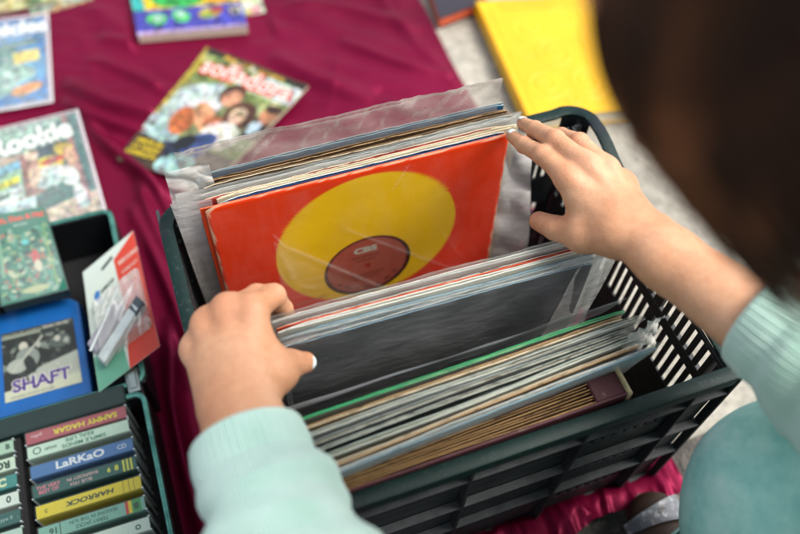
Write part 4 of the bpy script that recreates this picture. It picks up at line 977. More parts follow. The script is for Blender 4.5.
for k, (bc, lab, wr) in enumerate([('#a9cdb2', 'cassette with sage spine at the left edge, uppermost of the left column', [('B', 10.2, .8, .8, '#1c4c40', dict(bold=.04)), ('STEREO', 8.2, .8, .55, '#2c6a5a', dict(rot=R))]),
        ('#cfe6cc', 'cassette with pale spine showing bold upside-down letters at the left edge', [('RCA', 9.2, .8, 1.1, '#1a3c30', dict(bold=.05, rot=R))]),
        ('#2f8a84', 'cassette with teal spine and a pale curved band at the left edge', [('C', 9.3, .8, 1.2, '#d8e0b0', dict(bold=.06))]),
        ('#d8e8dc', 'cassette with white spine and a single outlined number at the left edge', [('0', 9.8, .8, 1.0, '#2c4c44', dict(bold=.03))]),
        ('#1d5c54', 'cassette with dark teal spine and fine print at the left edge', [('chrome type II', 8.4, .8, .55, '#a8c8c0', dict(rot=0))]),
        ('#b4d4c4', 'cassette with grey-mint spine at the bottom left corner', []), ('#c8b890', 'beige cassette at the very bottom left', [])]):
    cassette(lx, y_top - k * 1.98 - .1, tz, bc, lab, wr)

def flatbox_frame(quad, z):
    return quadframe(*quad, z)
# eight-track cartridge
def eight_track():
    w, h = 10.2, 13.6; fr = quadframe((-23.5, 29.0), (-13.0, 29.0), (-12.9, 42.9), (-23.0, 43.3), 6.2)(w, h)
    T = thing('tape_cartridge', 'blue eight-track tape cartridge with a black and white picture label', 'tape cartridge', (-18, 36, .7))
    m = plain('blue_cartridge_plastic', '#0b4f8e', .38, .1, 30, .3)
    B = Mesh(); ch = 1.0; out = [(0, 0), (w, 0), (w, h - ch), (w - ch, h - .15), (w * .75, h), (w * .25, h), (ch, h - .15), (0, h - ch)]
    lv = [(-5.2, 0), (-.25, 0), (-.06, .08), (0, .28)]
    G = np.array([[fr(x + (w / 2 - x) / (w / 2) * e, y + (h / 2 - y) / (h / 2) * e, hh) for x, y in out] for hh, e in lv])
    B.grid(G, m, closed_v=True); B.add(G[-1], [list(range(len(out)))], m)
    for k in range(5): B.add([fr(1 + k * 1.8, h - .8, .03), fr(2.2 + k * 1.8, h - .8, .03), fr(2.2 + k * 1.8, h - .65, .03), fr(1 + k * 1.8, h - .65, .03)], [(0, 1, 2, 3)], m)
    B.build('shell', T)
    A = Art(8.4, 8.9, 10, '#1e2622'); A.speck(60, 0, 8.4, 2.5, 8, .32, ['#3a4640', '#58665c', '#2a322e', '#808c80'], 3)
    A.poly([(0, 7.9), (8.4, 7.9), (8.4, 8.9), (0, 8.9)], '#2c3a34').poly([(0, 8.05), (4.5, 8.05), (4.5, 8.3), (0, 8.3)], '#a8b4a0').poly([(0, 0), (8.4, 0), (8.4, 1.9), (0, 1.3)], '#cfd6b8').poly([(3, 1.2), (8.4, 1.4), (8.4, 4.4), (6.5, 4.0), (4, 3.4), (2.6, 2.6)], '#b9c2b2', a=.9)
    A.ell(2.4, 6.6, .5, .6, '#c8c8b4').ell(2.8, 5.0, 1.3, 1.4, '#8a968c', .5).ell(1.6, 4.2, 1.2, .9, '#aab4a6').ell(3, 4.1, .6, 1.3, '#232b28', .3).line([(1, 3.6), (4.6, 7.4)], .12, '#b8beae').ell(6.6, 6.2, 1.2, .9, '#56625a').ell(6.3, 6.6, .35, .4, '#c0c4b4').ell(7.3, 6.1, .3, .4, '#a8b0a2').ell(4.1, 6.4, .3, .4, '#b0b8a8')
    lf = lambda u, v, g=0: fr(.9 + u, 1.6 + v, .05 + g)
    B = Mesh(); sheet(B, A, lf, ink_matte)
    write(B, 'SHAFT', lf, (4.1, 1.6, .03), 2.1, ink_t, '#f2eee0', bold=.075, squeeze=1.05); write(B, 'SHAFT', lf, (4.1, 1.6, .07), 2.1, ink_t, '#55428c', bold=.03, squeeze=1.05)
    write(B, 'Music from the soundtrack', lf, (2.4, 8.5, .03), .42, ink_t, '#d0d4c0'); write(B, 'ISAAC HAYES', lf, (6.3, 8.5, .03), .5, ink_t, '#d8d8c8', bold=.03)
    write(B, 'ORIGINAL MOTION PICTURE', lf, (3, .35, .03), .36, ink_t, '#5a5a78')
    B.build('label', T)
eight_track()
# green tape box
def green_box():
    w, h = 7.6, 13.8; fr = quadframe((-20.8, 41.6), (-13.2, 41.6), (-14.5, 55.2), (-21.0, 55.6), 9.75)(w, h)
    T = thing('tape_box', 'dark green cassette box with red title and tiny crowd picture, above the blue cartridge', 'tape box', (-17.5, 50, 8.1))
    B = Mesh(); slab(B, fr, w, h, -1.6, -.04, plain('box_dark_plastic', '#14231f', .3, .2, 40)); B.build('box', T)
    A = Art(w, h, 9, '#1f7a60'); A.speck(260, .5, 7.1, .4, 10.8, .3, ['#2f8c70', '#8fb89c', '#14584a', '#c8d0a8', '#4aa088', '#b06a50', '#103c34', '#7aa06a'], 6)
    A.ell(4, 8.6, .5, .35, '#5ad0d0').ell(4.9, 6.0, .5, 1.2, '#c84a40').ell(5.0, 4.6, .45, .9, '#d8d4b8').poly([(.5, 3.9), (.9, 3.9), (.9, 10.6), (.5, 10.6)], '#7ab08c').poly([(6.6, 1), (6.8, 1), (6.8, 10.6), (6.6, 10.6)], '#7ab04c').ell(4.2, 1.2, 1.6, .5, '#b8c088')
    B = Mesh(); sheet(B, A, lambda u, v, g=0: fr(u, v, g), ink)
    write(B, 'Jach, Don & Mal', fr, (3.7, 12.6, .05), 1.12, ink_t, '#e8502c', bold=.05, squeeze=.98); write(B, 'EN VIVO', fr, (3.9, 11.5, .05), .5, ink_t, '#c8e0d0', bold=.02)
    B.build('cover', T)
    B = Mesh(); n = 8
    G = np.array([[fr(u, v, .12 - (.14 if i in (0, n - 1) or j in (0, n - 1) else 0)) for j, v in enumerate(np.linspace(-.1, h + .1, n))] for i, u in enumerate(np.linspace(-.1, w + .1, n))])
    B.grid(G, case_clear); B.build('clear_lid', T)
green_box()
def left_tape():
    T = thing('tape_cartridge', 'edge of another blue cartridge just left of the picture-label one', 'tape cartridge', (-29, 36, .7))
    fr = quadframe((-34.2, 29.2), (-24.3, 29.2), (-24.3, 42.5), (-34.2, 42.5), 5.6)(10.2, 13.4)
    B = Mesh(); m = plain('blue_cartridge_plastic', '#0b4f8e'); slab(B, fr, 10.2, 13.4, -4.8, 0, m); B.build('shell', T)
    B = Mesh(); slab(B, fr, 8.4, 9, .01, .04, plain('label_paper', '#7d8474', .7)); B.build('label', T)
    T = thing('tape_box', 'pale green tape box lying left of the dark green one at the picture edge', 'tape box', (-26, 50, 8.1))
    fr = quadframe((-29.4, 41.4), (-21.5, 41.4), (-21.7, 54.8), (-29.6, 54.8), 9.7)(7.6, 13.4)
    B = Mesh(); slab(B, fr, 7.6, 13.4, -1.6, -.04, plain('box_dark_plastic', '#14231f')); B.build('box', T)
    A = Art(7.6, 13.4, 5, '#6a9c84'); A.speck(60, 0, 7.6, 0, 13, .6, ['#c8d8c0', '#2c5c4c', '#8ab89c'], 17); B = Mesh(); sheet(B, A, fr, ink); B.build('cover', T)
left_tape()
# blister pack
def blister():
    w, h = 10.0, 19.5; curl = lambda a, b: 1.3 * (a - .5) * 1.0 + .25 * math.sin(b * 5) 
    fr = quadframe((-11.7, 27.0), (-4.1, 29.9), (-4.3, 47.3), (-11.3, 43.9), 10.0, curl)(w, h)
    T = thing('blister_pack', 'opened red and white blister pack with clear bubble leaning on the case rim', 'blister pack', (-8, 38, 2))
    A = Art(w, h, 8, '#dfeee2'); A.poly([(6.0, 9.5), (10, 9), (10, 19.5), (5.6, 17.5)], '#e2482e').poly([(5, 0), (10, 0), (10, 10), (6, 9.6)], '#dd4630').poly([(0, 0), (5, 0), (4.6, 5), (0, 5)], '#6fb89a').poly([(0, 8), (5.2, 9.5), (5.4, 17), (0, 15.6)], '#e2f0e0')
    A.ell(1.9, 14.0, .55, .75, '#3c84c8').ell(2.1, 12.9, .5, .5, '#3c84c8').poly([(3.4, 17.2), (5.6, 17.9), (5.4, 18.4), (3.2, 17.7)], '#1c2420').speck(40, .3, 5, 4, 9, .2, ['#b8ccc0', '#8fa8a0'], 2)
    B = Mesh(); sheet(B, A, fr, ink); sheet(B, A, lambda u, v, g=0: fr(u, v, -.06), ink)
    write(B, 'RECORD', fr, (8.2, 16.2, .05), .95, ink_t, '#f6d8c8', bold=.03); write(B, 'CARE KIT', fr, (8.1, 14.4, .05), .7, ink_t, '#f6d8c8', bold=.02); write(B, 'stylus', fr, (8.2, 13.2, .05), .55, ink_t, '#f6e0a8'); write(B, 'cleaner', fr, (8.2, 12.4, .05), .55, ink_t, '#f6e0a8')
    write(B, 'DISCO', fr, (3.9, 14.2, .05), .85, ink_t, '#1c2c28', bold=.04, rot=.2)
    for k, tx in enumerate(('limpieza de discos', 'y agujas', 'uso general')): write(B, tx, fr, (2.6, 11.9 - k * .75, .05), .5, ink_t, '#2c4c44', rot=.15)
    B.build('card', T)
    B = Mesh(); n = 60; U, V = np.meshgrid(np.linspace(1.0, 9.6, n), np.linspace(3.2, 12.6, n), indexing='ij')
    e = np.minimum.reduce([U - 1, 9.6 - U, (V - 3.2), (12.6 - V)]); H = 1.5 * np.clip(e / .5, 0, 1) ** .6 * (1 + .12 * wav(U, V, 3, 6, 1.4)) - .25 * np.abs(wav(U, V, 4, 6, 1.0)) * (e > .5)
    cr = np.clip(.12 - np.abs(wav(U, V, 4, 6, 1.0)), 0, 1) * 4 
    B.grid(np.array([[fr(U[i, j], V[i, j], H[i, j] + .02) for j in range(n)] for i in range(n)]), filmA, np.repeat((1 - np.clip(cr, 0, .5))[..., None], 3, -1)); B.build('bubble', T, smooth=True)
    B = Mesh(); sl = plain('brush_plastic', '#aab4b2', .35, .2, 60); bl = plain('brush_block', '#3a4448', .5, .2, 60)
    F = lambda a, b, c: fr(4.6 + a * math.cos(.5) - b * math.sin(.5), 4.4 + a * math.sin(.5) + b * math.cos(.5), c)
    B.box(-3.6, 4.0, -.9, .9, .7, 1.9, sl, bev=.15, fn=F); B.box(3.0, 5.0, -1.0, 1.0, .3, 1.9, bl, bev=.15, fn=F); B.box(-3.2, 3.2, 2.2, 5.0, .2, .8, plain('grey_cloth_pad', '#8c8a94', .8, .15, 90, .5), bev=.2, fn=F)
    B.build('brush', T)
    B = Mesh(); B.tube([F(-3.6, 3.0, 1.3), F(0, 3.8, 1.5), F(4.2, 5.4, 1.4)], .16, sl, 8); B.build('handle', T)
blister()

# ================================================================== THE PERSON
def skin_mat():
    m, t, b = newmat('skin'); v = coords(t)
    f = noise(t, v, 14, 5, .55); f2 = noise(t, v, 160, 4)
    r = ramp(t, f, [(.3, hexc('#b88160')), (.5, hexc('#c8946f')), (.72, hexc('#d8aa88'))])
    r2 = ramp(t, f2, [(.35, (.95, .91, .90)), (.65, (1.03, 1.02, 1.02))])
    vo = N(t, 'ShaderNodeTexVoronoi'); vo.inputs['Scale'].default_value = 55; t.links.new(v, vo.inputs['Vector'])
    mo = ramp(t, vo.outputs['Distance'], [(.05, (1, 1, 1)), (.085, (0, 0, 0))])
    gate = ramp(t, vo.outputs['Color'], [(.93, (0, 0, 0)), (.95, (1, 1, 1))])
    mole = mixc(t, 1, mo.outputs[0], gate.outputs[0], 'MULTIPLY')
    base = mixc(t, 1, r.outputs[0], r2.outputs[0], 'MULTIPLY')
    t.links.new(mixc(t, mole, base, hexc('#7a4430')), b.inputs['Base Color'])
    b.inputs['Roughness'].default_value = .48; b.inputs['Subsurface Weight'].default_value = .12; b.inputs['Subsurface Radius'].default_value = (1.0, .4, .25); b.inputs['Subsurface Scale'].default_value = .004
    b.inputs['Specular IOR Level'].default_value = .4
    vo2 = N(t, 'ShaderNodeTexVoronoi'); vo2.inputs['Scale'].default_value = 900; t.links.new(v, vo2.inputs['Vector'])
    n1 = N(t, 'ShaderNodeMath', operation='ADD'); t.links.new(vo2.outputs['Distance'], n1.inputs[0]); t.links.new(noise(t, coords(t, (1, 1, 1)), 260, 5), n1.inputs[1])
    at = N(t, 'ShaderNodeAttribute', attribute_name='Col'); sp = N(t, 'ShaderNodeSeparateColor'); t.links.new(at.outputs[0], sp.inputs[0])
    k1 = N(t, 'ShaderNodeMath', operation='MULTIPLY'); t.links.new(sp.outputs[0], k1.inputs[0]); k1.inputs[1].default_value = 2 * math.pi / .24
    k2 = N(t, 'ShaderNodeMath', operation='SINE'); t.links.new(k1.outputs[0], k2.inputs[0])
    k3 = N(t, 'ShaderNodeMath', operation='MULTIPLY'); t.links.new(k2.outputs[0], k3.inputs[0]); t.links.new(sp.outputs[1], k3.inputs[1])
    k4 = N(t, 'ShaderNodeMath', operation='ADD'); t.links.new(n1.outputs[0], k4.inputs[0]); t.links.new(k3.outputs[0], k4.inputs[1])
    col_in = b.inputs['Base Color'].links[0].from_socket
    rd = N(t, 'ShaderNodeMath', operation='MULTIPLY', use_clamp=True); t.links.new(sp.outputs[2], rd.inputs[0]); rd.inputs[1].default_value = .5
    t.links.new(mixc(t, rd.outputs[0], col_in, hexc('#c47a5e')), b.inputs['Base Color'])
    bump(t, b, k4.outputs[0], .45, .0007); return m
skin = skin_mat()
def creases(V, joints, tips):
    C = np.zeros((len(V), 3))
    for j, ax, sc in joints:
        d = V - np.array(j); r = np.linalg.norm(d, axis=1); w = np.exp(-(r / sc) ** 2 * .8)
        u = w > C[:, 1]; axn = np.array(ax, float) / np.linalg.norm(ax); C[u, 0] = (d @ axn)[u]; C[u, 1] = w[u]
    for p, sc, a in tips: C[:, 2] = np.maximum(C[:, 2], a * np.exp(-(np.linalg.norm(V - np.array(p), axis=1) / sc) ** 2))
    C[:, 1] = np.where(C[:, 1] < .08, 0, C[:, 1]); return C
nailM = plain('nail_varnish', '#dcebe8', .2, .04, 30, .02, coat=.6)
def arr(*p): return [np.array(q, float) for q in p]

def finger(pr, pts, rads, k0=.5):
    """joint knuckles swell slightly"""
    for i in range(len(pts) - 1):
        pr.append((rc(pts[i], pts[i + 1], rads[i], rads[i + 1]), k0 if i == 0 else .22))
    for i in range(1, len(pts) - 1): pr.append((rc(pts[i], pts[i] + .01, rads[i] * 1.02, rads[i] * 1.02), .25))

def nail(B, tip, d, up, w=.95, l=1.05, r=.62, lift=.0):
    d = np.array(d, float); d /= np.linalg.norm(d); up = np.array(up, float); up -= d * (up @ d); up /= np.linalg.norm(up); sd = np.cross(d, up)
    n = 14; G = []
    for i in range(n):
        t = i / (n - 1); ln = (t - .5) * l; ww = w / 2 * (1 - (2 * abs(t - .5)) ** 4 * .45); row = []
        for j in range(n):
            q = (j / (n - 1) - .5) * 2; off = q * ww; h = math.sqrt(max(r * r - off * off * .95, .01)) + lift - .03 * (2 * abs(t - .5)) ** 3 - .02 * abs(q) ** 4
            row.append(np.array(tip) + d * (ln) + sd * off + up * (h + .03))
        G.append(row)
    B.grid(np.array(G), nailM)

person = thing('person', 'crouching person in a mint sweater and teal jeans flipping through records with both hands', 'person', (42, -24, .3))
def body():
    # ---------- right hand: reaches over the gap, fingertips on the rear group
    pr = []
    W_ = np.array((38.9, 11.0, 38.6)); E_ = np.array((46.5, -14.0, 43.5))
    mc = dict(i=(35.6, 18.3, 39.5), m=(37.5, 18.7, 40.1), r=(39.3, 18.1, 39.6), p=(40.7, 16.9, 38.5))
    F = dict(i=[(35.0, 22.1, 38.5), (34.9, 25.2, 36.6), (35.3, 28.2, 34.6)], m=[(36.5, 22.9, 39.2), (36.5, 26.4, 37.0), (36.9, 29.2, 34.9)],
             r=[(38.9, 22.4, 38.6), (39.1, 25.5, 36.2), (39.4, 27.4, 33.6)], p=[(40.5, 20.3, 37.4), (41.2, 22.9, 35.4), (41.9, 24.6, 33.2)])
    rad = dict(i=(1.02, .88, .77, .6), m=(1.04, .9, .79, .62), r=(.99, .85, .75, .6), p=(.9, .76, .66, .54))
    up = np.array((.1, -.25, 1.0))
    pr.append((fl(E_, W_ + (W_ - E_) / 25 * -3, 4.3, 2.75, up, .82), 0)); pr.append((fl(W_ + (E_ - W_) * .12, W_ + (W_ - E_) * .06, 2.75, 2.6, up, .74), 1.2))
    for k_, off in (('i', (-1.0, .9, -.3)), ('m', (-.3, 1.0, .1)), ('r', (.5, .9, 0)), ('p', (1.1, .6, -.3))):
        a = W_ + np.array(off); pr.append((rc(a, np.array(mc[k_]) - np.array((0, 0, .35)), 1.45, 1.0), .95))
    pr.append((fl(W_ + np.array((-.2, 2.0, -.9)), np.array((37.6, 16.6, 38.4)), 2.4, 2.5, up, .55), 1.0))
    for k_ in 'imrp':
        pts = arr(mc[k_], *F[k_]); pts[0] = pts[0] - np.array((0, 0, .25)); finger(pr, pts, rad[k_], .5)
        pr.append((ellip(np.array(mc[k_]) + np.array((0, .1, -.3)), (1.0, 1.3, .95)), .9))
    th = arr((37.3, 12.4, 37.8), (35.5, 13.9, 36.6), (34.2, 16.1, 35.3), (33.6, 18.0, 34.2))
    pr.append((rc(th[0], th[1], 1.9, 1.5), 1.1)); pr.append((rc(th[1], th[2], 1.42, 1.12), .6)); pr.append((rc(th[2], th[3], 1.14, .92), .3)); pr.append((rc(th[1], np.array((35.9, 16.6, 38.0)), 1.1, .9), 1.2))
    for i in range(3):   # extensor tendons, faint
        k_ = 'imr'[i]; pr.append((rc(W_ + np.array((.1 * i - .2, 2, .75)), np.array(mc[k_]) + np.array((0, -.6, .35)), .28, .26), .9))
    pr.append((rc(W_ + np.array((1.9, .1, .3)), W_ + np.array((1.9, -.4, .3)), 1.1, 1.1), 1.0))      # ulna head
    V1, F1 = sdf_mesh(pr, (29, -16, 28), (52, 31, 50), .17)
    jt = []; tp = [(th[3], 1.3, .7), (np.array(th[2]) + (0, 0, 1), 1.2, .4)]
    for k_ in 'imrp':
        q = arr(mc[k_], *F[k_]); jt += [(q[1] + (0, 0, .6), q[2] - q[0], 1.0), (q[2] + (0, 0, .5), q[3] - q[1], .75)]; tp += [(q[3], 1.2, .8), (q[1], 1.2, .45), (q[0] + (0, 0, .6), 1.3, .5)]
    jt.append((th[2] + (0, 0, .7), th[3] - th[1], 1.0)); C1 = creases(V1, jt, tp)
    # ---------- left hand: holds the end of the middle group
    pr = []; W_ = np.array((3.1, 8.2, 35.6)); E_ = np.array((3.8, -15.0, 38.5)); up = np.array((-.15, -.2, 1.0))
    pr.append((fl(E_, W_ - (W_ - E_) * .1, 4.5, 3.05, up, .86), 0)); pr.append((fl(W_ - (W_ - E_) * .12, W_, 3.05, 3.0, up, .78), 1.0))
    mc = dict(i=(6.0, 15.6, 36.5), m=(4.1, 16.3, 36.3), r=(2.3, 16.1, 35.3), p=(.9, 15.0, 33.9))
    F = dict(i=[(8.3, 17.7, 34.4), (8.9, 17.6, 32.0), (9.4, 17.3, 30.2)], m=[(6.9, 18.3, 34.1), (8.0, 18.2, 31.0), (8.8, 17.6, 29.2)],
             r=[(5.0, 18.4, 33.1), (6.4, 18.0, 30.4), (7.8, 17.3, 28.6)], p=[(3.3, 17.4, 31.9), (4.7, 17.0, 29.8), (6.2, 16.6, 28.2)])
    for k_, off in (('i', (1.2, .8, 0)), ('m', (.4, 1.0, .2)), ('r', (-.5, .9, 0)), ('p', (-1.3, .5, -.4))):
        pr.append((rc(W_ + np.array(off), np.array(mc[k_]) - np.array((0, 0, .35)), 1.65, 1.1), 1.0))
    pr.append((fl(W_ + np.array((.2, 2.0, -.8)), np.array((3.7, 13.6, 34.7)), 2.9, 3.0, up, .6), 1.0))
    for k_ in 'imrp':
        pts = arr(mc[k_], *F[k_]); pts[0] = pts[0] - np.array((0, 0, .2)); finger(pr, pts, (rad[k_][0] * 1.08, rad[k_][1] * 1.12, rad[k_][2] * 1.05, rad[k_][3]), .9)
        pr.append((ellip(np.array(mc[k_]) + np.array((.1, .2, -.2)), (1.1, 1.5, 1.0)), 1.0))
    tl = arr((4.8, 9.6, 34.7), (6.7, 10.8, 34.1), (8.0, 11.7, 32.9), (9.15, 11.95, 32.0))
    pr.append((rc(tl[0], tl[1], 2.0, 1.5), 1.2)); pr.append((rc(tl[1], tl[2], 1.55, 1.22), .7)); pr.append((rc(tl[2], tl[3] + np.array((.15, .05, -.1)), 1.24, .92), .4)); pr.append((rc(tl[1], np.array((6.0, 13.6, 35.0)), 1.3, 1.1), 1.3))
    V2, F2 = sdf_mesh(pr, (-4, -17, 24), (14, 22, 44), .17)
    jt = []; tp = [(tl[3], 1.3, .6), (tl[2], 1.2, .4)]
    for k_ in 'imrp':
        q = arr(mc[k_], *F[k_]); jt += [(q[1] + (0, 0, .6), q[2] - q[0], 1.0), (q[2], q[3] - q[1], .75)]; tp += [(q[3], 1.2, .8), (q[1], 1.3, .5), (q[0] + (0, 0, .6), 1.4, .5)]
    jt.append((tl[2] + (0, -.3, .7), tl[3] - tl[1], 1.0)); C2 = creases(V2, jt, tp)
    # ---------- trunk, head and legs, under the clothes
    H = np.array((27.3, -2.9, 77.1)); face = np.array((-.46, .40, -.79)); face /= np.linalg.norm(face)
    crown = np.array((-.45, .35, .75)); crown -= face * (crown @ face); crown /= np.linalg.norm(crown); side = np.cross(crown, face)
    Rm = np.stack([side, face, crown], 1)                     # local x side, y face, z crown
    L = lambda x, y, z: H + Rm @ np.array((x, y, z), float)
    pr = []
    pr.append((ellip(L(0, -.5, 1.5), (7.4, 9.2, 8.4), Rm), 0)); pr.append((ellip(L(0, 3.0, -4.0), (5.6, 5.2, 6.4), Rm), 2.0)); pr.append((ellip(L(0, 5.6, -7.6), (2.6, 2.4, 2.0), Rm), 1.6))
    pr.append((rc(L(0, 8.0, 1.2), L(0, 10.2, -2.2), .7, 1.15), .8)); pr.append((rc(L(-1.0, 8.9, -2.3), L(1.0, 8.9, -2.3), .8, .8), .5))
    for sx in (-1, 1):
        pr.append((ellip(L(3.2 * sx, 7.1, .6), (1.5, .9, 1.2), Rm), .8)); pr.append((rc(L(1.4 * sx, 8.0, 2.4), L(4.8 * sx, 6.9, 2.5), .75, .6), .8)); pr.append((ellip(L(4.4 * sx, 5.4, -2.2), (2.0, 1.6, 1.8), Rm), 1.2))
        pr.append((ellip(L(7.4 * sx, -1.0, -.6), (.7, 1.7, 3.0), Rm), .5))
    pr.append((rc(L(-1.6, 8.1, -4.6), L(1.6, 8.1, -4.6), .55, .55), .4)); pr.append((rc(L(-1.3, 8.0, -5.5), L(1.3, 8.0, -5.5), .62, .62), .3))
    NB = np.array((34, -19, 61)); pr.append((rc(L(0, -3.5, -5), NB, 5.2, 5.8), 2.0))
    SL, SR = np.array((19, -27, 56.)), np.array((47, -24, 56.)); HP = np.array((40, -45, 20.))
    pr.append((rc(SL, SR, 5.2, 5.2), 3)); pr.append((rc(NB, (41, -30, 52), 6, 9), 3)); pr.append((rc((41, -30, 52), (45, -47, 22), 9, 12), 4)); pr.append((rc(SR, E_ * 0 + np.array((46.5, -14, 43.5)), 5.0, 4.0), 2)); pr.append((rc(SL, np.array((3.8, -15, 38.5)), 5.0, 4.4), 2))
    pr.append((rc(np.array((46.5, -14, 43.5)), np.array((43.8, -6, 41.8)), 4.0, 3.0), 1)); pr.append((rc(np.array((3.8, -15, 38.5)), np.array((3.5, -4, 37)), 4.2, 3.4), 1))
    for hx, kx in ((46, 45), (30, 24)):
        kn = np.array((kx, -11. if hx > 40 else -24, 26.)); an = np.array((kx - 1.6, -19. if hx > 40 else -34, 9.)); pr.append((rc(np.array((hx, -45, 19.)), kn, 8, 5.6), 2)); pr.append((rc(kn, an, 5.4, 3.4), 1.5)); pr.append((rc(an, an + np.array((-.4, 9.5, -5.0)), 2.6, 1.8), 1))
    V3, F3 = sdf_mesh(pr, (-4, -62, 1), (64, 14, 86), .62)
    B = Mesh(); B.add(V1, F1, skin, C1); B.add(V2, F2, skin, C2); B.add(V3, F3, skin, (0, 0, 0))
    nail(B, (35.35, 28.0, 34.75), (.15, .8, -.55), (-.15, -.2, 1), .85, .95, .64); nail(B, (36.85, 29.05, 35.05), (.12, .78, -.6), (0, .1, 1), .85, .95, .66)
    nail(B, (39.3, 27.1, 34.0), (.1, .6, -.8), (0, .7, .6), .8, .9, .62)
    nail(B, (9.12, 11.95, 32.02), (.85, .25, -.7), (.05, -.55, .85), 1.15, 1.3, .90)
    o = B.build('body', person, smooth=True)
    # lips and eyes as small painted parts of the face
    B = Mesh(); lip = plain('lips', '#a8554c', .4, .1, 60); B.tube([L(-2.2, 7.9, -5.0), L(-1, 8.75, -4.9), L(0, 8.85, -5.0), L(1, 8.75, -4.9), L(2.2, 7.9, -5.0)], [.15, .38, .4, .38, .15], lip, 10); B.build('mouth', person, smooth=True)
    for sx in (-1, 1):
        B = Mesh(); B.tube([L(1.9 * sx, 7.95, .5), L(3.2 * sx, 8.15, .45), L(4.6 * sx, 7.3, .5)], [.1, .2, .1], plain('eyelash', '#20140f', .6), 8); B.build('closed_eye', person, smooth=True)
    return H, Rm, L
HD, HR, HL = body()

def sweater():
    m, t, b = newmat('mint_knit'); tc = N(t, 'ShaderNodeAttribute', attribute_name='Col')
    v = coords(t); r = ramp(t, noise(t, v, 30, 6), [(.3, hexc('#b4ddca')), (.7, hexc('#cbeadc'))])
    t.links.new(r.outputs[0], b.inputs['Base Color']); b.inputs['Roughness'].default_value = .9; b.inputs['Sheen Weight'].default_value = .5; b.inputs['Sheen Roughness'].default_value = .5
    sp = N(t, 'ShaderNodeSeparateColor'); t.links.new(tc.outputs[0], sp.inputs[0])
    # knit: ribs from the wrapped angle (Col.r) and rows from the length (Col.g), both stored as metres along the cloth
    def wave(sock, f):
        a = N(t, 'ShaderNodeMath', operation='MULTIPLY'); t.links.new(sock, a.inputs[0]); a.inputs[1].default_value = f
        s_ = N(t, 'ShaderNodeMath', operation='SINE'); t.links.new(a.outputs[0], s_.inputs[0]); return s_.outputs[0]
    w1, w2 = wave(sp.outputs[0], 2 * math.pi / .28), wave(sp.outputs[1], 2 * math.pi / .22)
    mul = N(t, 'ShaderNodeMath', operation='MULTIPLY'); t.links.new(w2, mul.inputs[0]); mul.inputs[1].default_value = .45
    ad = N(t, 'ShaderNodeMath', operation='ADD'); t.links.new(w1, ad.inputs[0]); t.links.new(mul.outputs[0], ad.inputs[1])
    fz = N(t, 'ShaderNodeMath', operation='MULTIPLY_ADD'); t.links.new(noise(t, v, 700, 5, .8), fz.inputs[0]); fz.inputs[1].default_value = 3.0; t.links.new(ad.outputs[0], fz.inputs[2])
    bump(t, b, fz.outputs[0], .6, .0007)
    B = Mesh()
    def sleeve(path, rad, seed, squash=.93, nu=160, nv=220, cuff=3.2, sag=1.0):
        path = np.array(path, float); rad = np.array(rad, float); tt = np.linspace(0, 1, len(path)); q = np.linspace(0, 1, nv) ** 1.15
        P = np.stack([np.interp(q, tt, path[:, k]) for k in range(3)], 1); Rr = np.interp(q, tt, rad)
        for _ in range(12): P[1:-1] = (P[:-2] + P[2:] + 2 * P[1:-1]) / 4; Rr[1:-1] = (Rr[:-2] + Rr[2:] + 2 * Rr[1:-1]) / 4
        T = np.gradient(P, axis=0); T /= np.linalg.norm(T, axis=1)[:, None]; s_ = np.concatenate([[0], np.cumsum(np.linalg.norm(np.diff(P, axis=0), axis=1))])
        G = np.zeros((nv, nu, 3)); C = np.zeros((nv, nu, 3)); a = np.linspace(0, 2 * math.pi, nu, endpoint=False)
        for i in range(nv):
            x = np.cross((0, 0, 1.), T[i]); x /= np.linalg.norm(x); y = np.cross(T[i], x); L_ = s_[i]
            free = np.clip((L_ - cuff) / 3, 0, 1)
            f = 1 + free * (.055 * np.sin(L_ * 1.1 + 1.6 * np.sin(a + seed)) * (1 + .5 * np.sin(2 * a + seed)) + .04 * np.sin(L_ * 1.9 + 3 * np.cos(a * 1 + seed * 2)) + .03 * np.sin(3 * a + L_ * .4)) + (1 - free) * .010 * np.sin(a * 46)
            f *= 1 - .045 * math.exp(-((L_ - cuff) / .8) ** 2)
            if L_ < .5: f *= 1 - .10 * (1 - L_ / .5) ** 2
            dr = -free * sag * .8 * np.clip(-np.sin(a), 0, 1)
            G[i] = P[i] + Rr[i] * f[:, None] * (np.cos(a)[:, None] * x + squash * np.sin(a)[:, None] * y) + np.array((0, 0, 1.)) * dr[:, None]
            C[i, :, 0] = a * 4.8; C[i, :, 1] = L_
        B.grid(G, m, C, closed_v=True)
        # turned-in inner side of the cuff
        inn = []; ic = []
        for k in range(8):
            e = G[0] + (P[0] - G[0]) * (.05 + .02 * k) + T[0] * (k * .5); inn.append(e); ic.append(C[0])
        B.grid(np.array([G[0]] + inn), m, np.array([C[0]] + ic), closed_v=True)
    sleeve([(3.05, 5.6, 36.0), (3.2, 2, 36.2), (3.9, -4, 37.2), (4.2, -14, 38.5), (10, -22, 47), (19, -27, 56), (26, -29, 57)], [4.25, 4.7, 5.6, 6.6, 7.2, 7.6, 8], 1.0)
    sleeve([(42.7, .5, 41.0), (44.2, -4, 41.8), (46.8, -9, 42.8), (49, -15, 44.5), (50, -21, 49), (47, -25, 56), (41, -28, 57)], [4.45, 5.5, 6.4, 6.6, 6.8, 7.6, 8], 2.4, sag=2.8)
    pr = [(rc((19, -27, 56), (47, -25, 56), 6.6, 6.6), 0), (rc((42, -31, 53), (46, -48, 22), 11, 14), 4), (rc((34, -18.5, 59.5), (34, -20, 58), 7.0, 7.4), 2), (rc((35, -22, 57), (42, -32, 53), 8, 10.5), 3)]
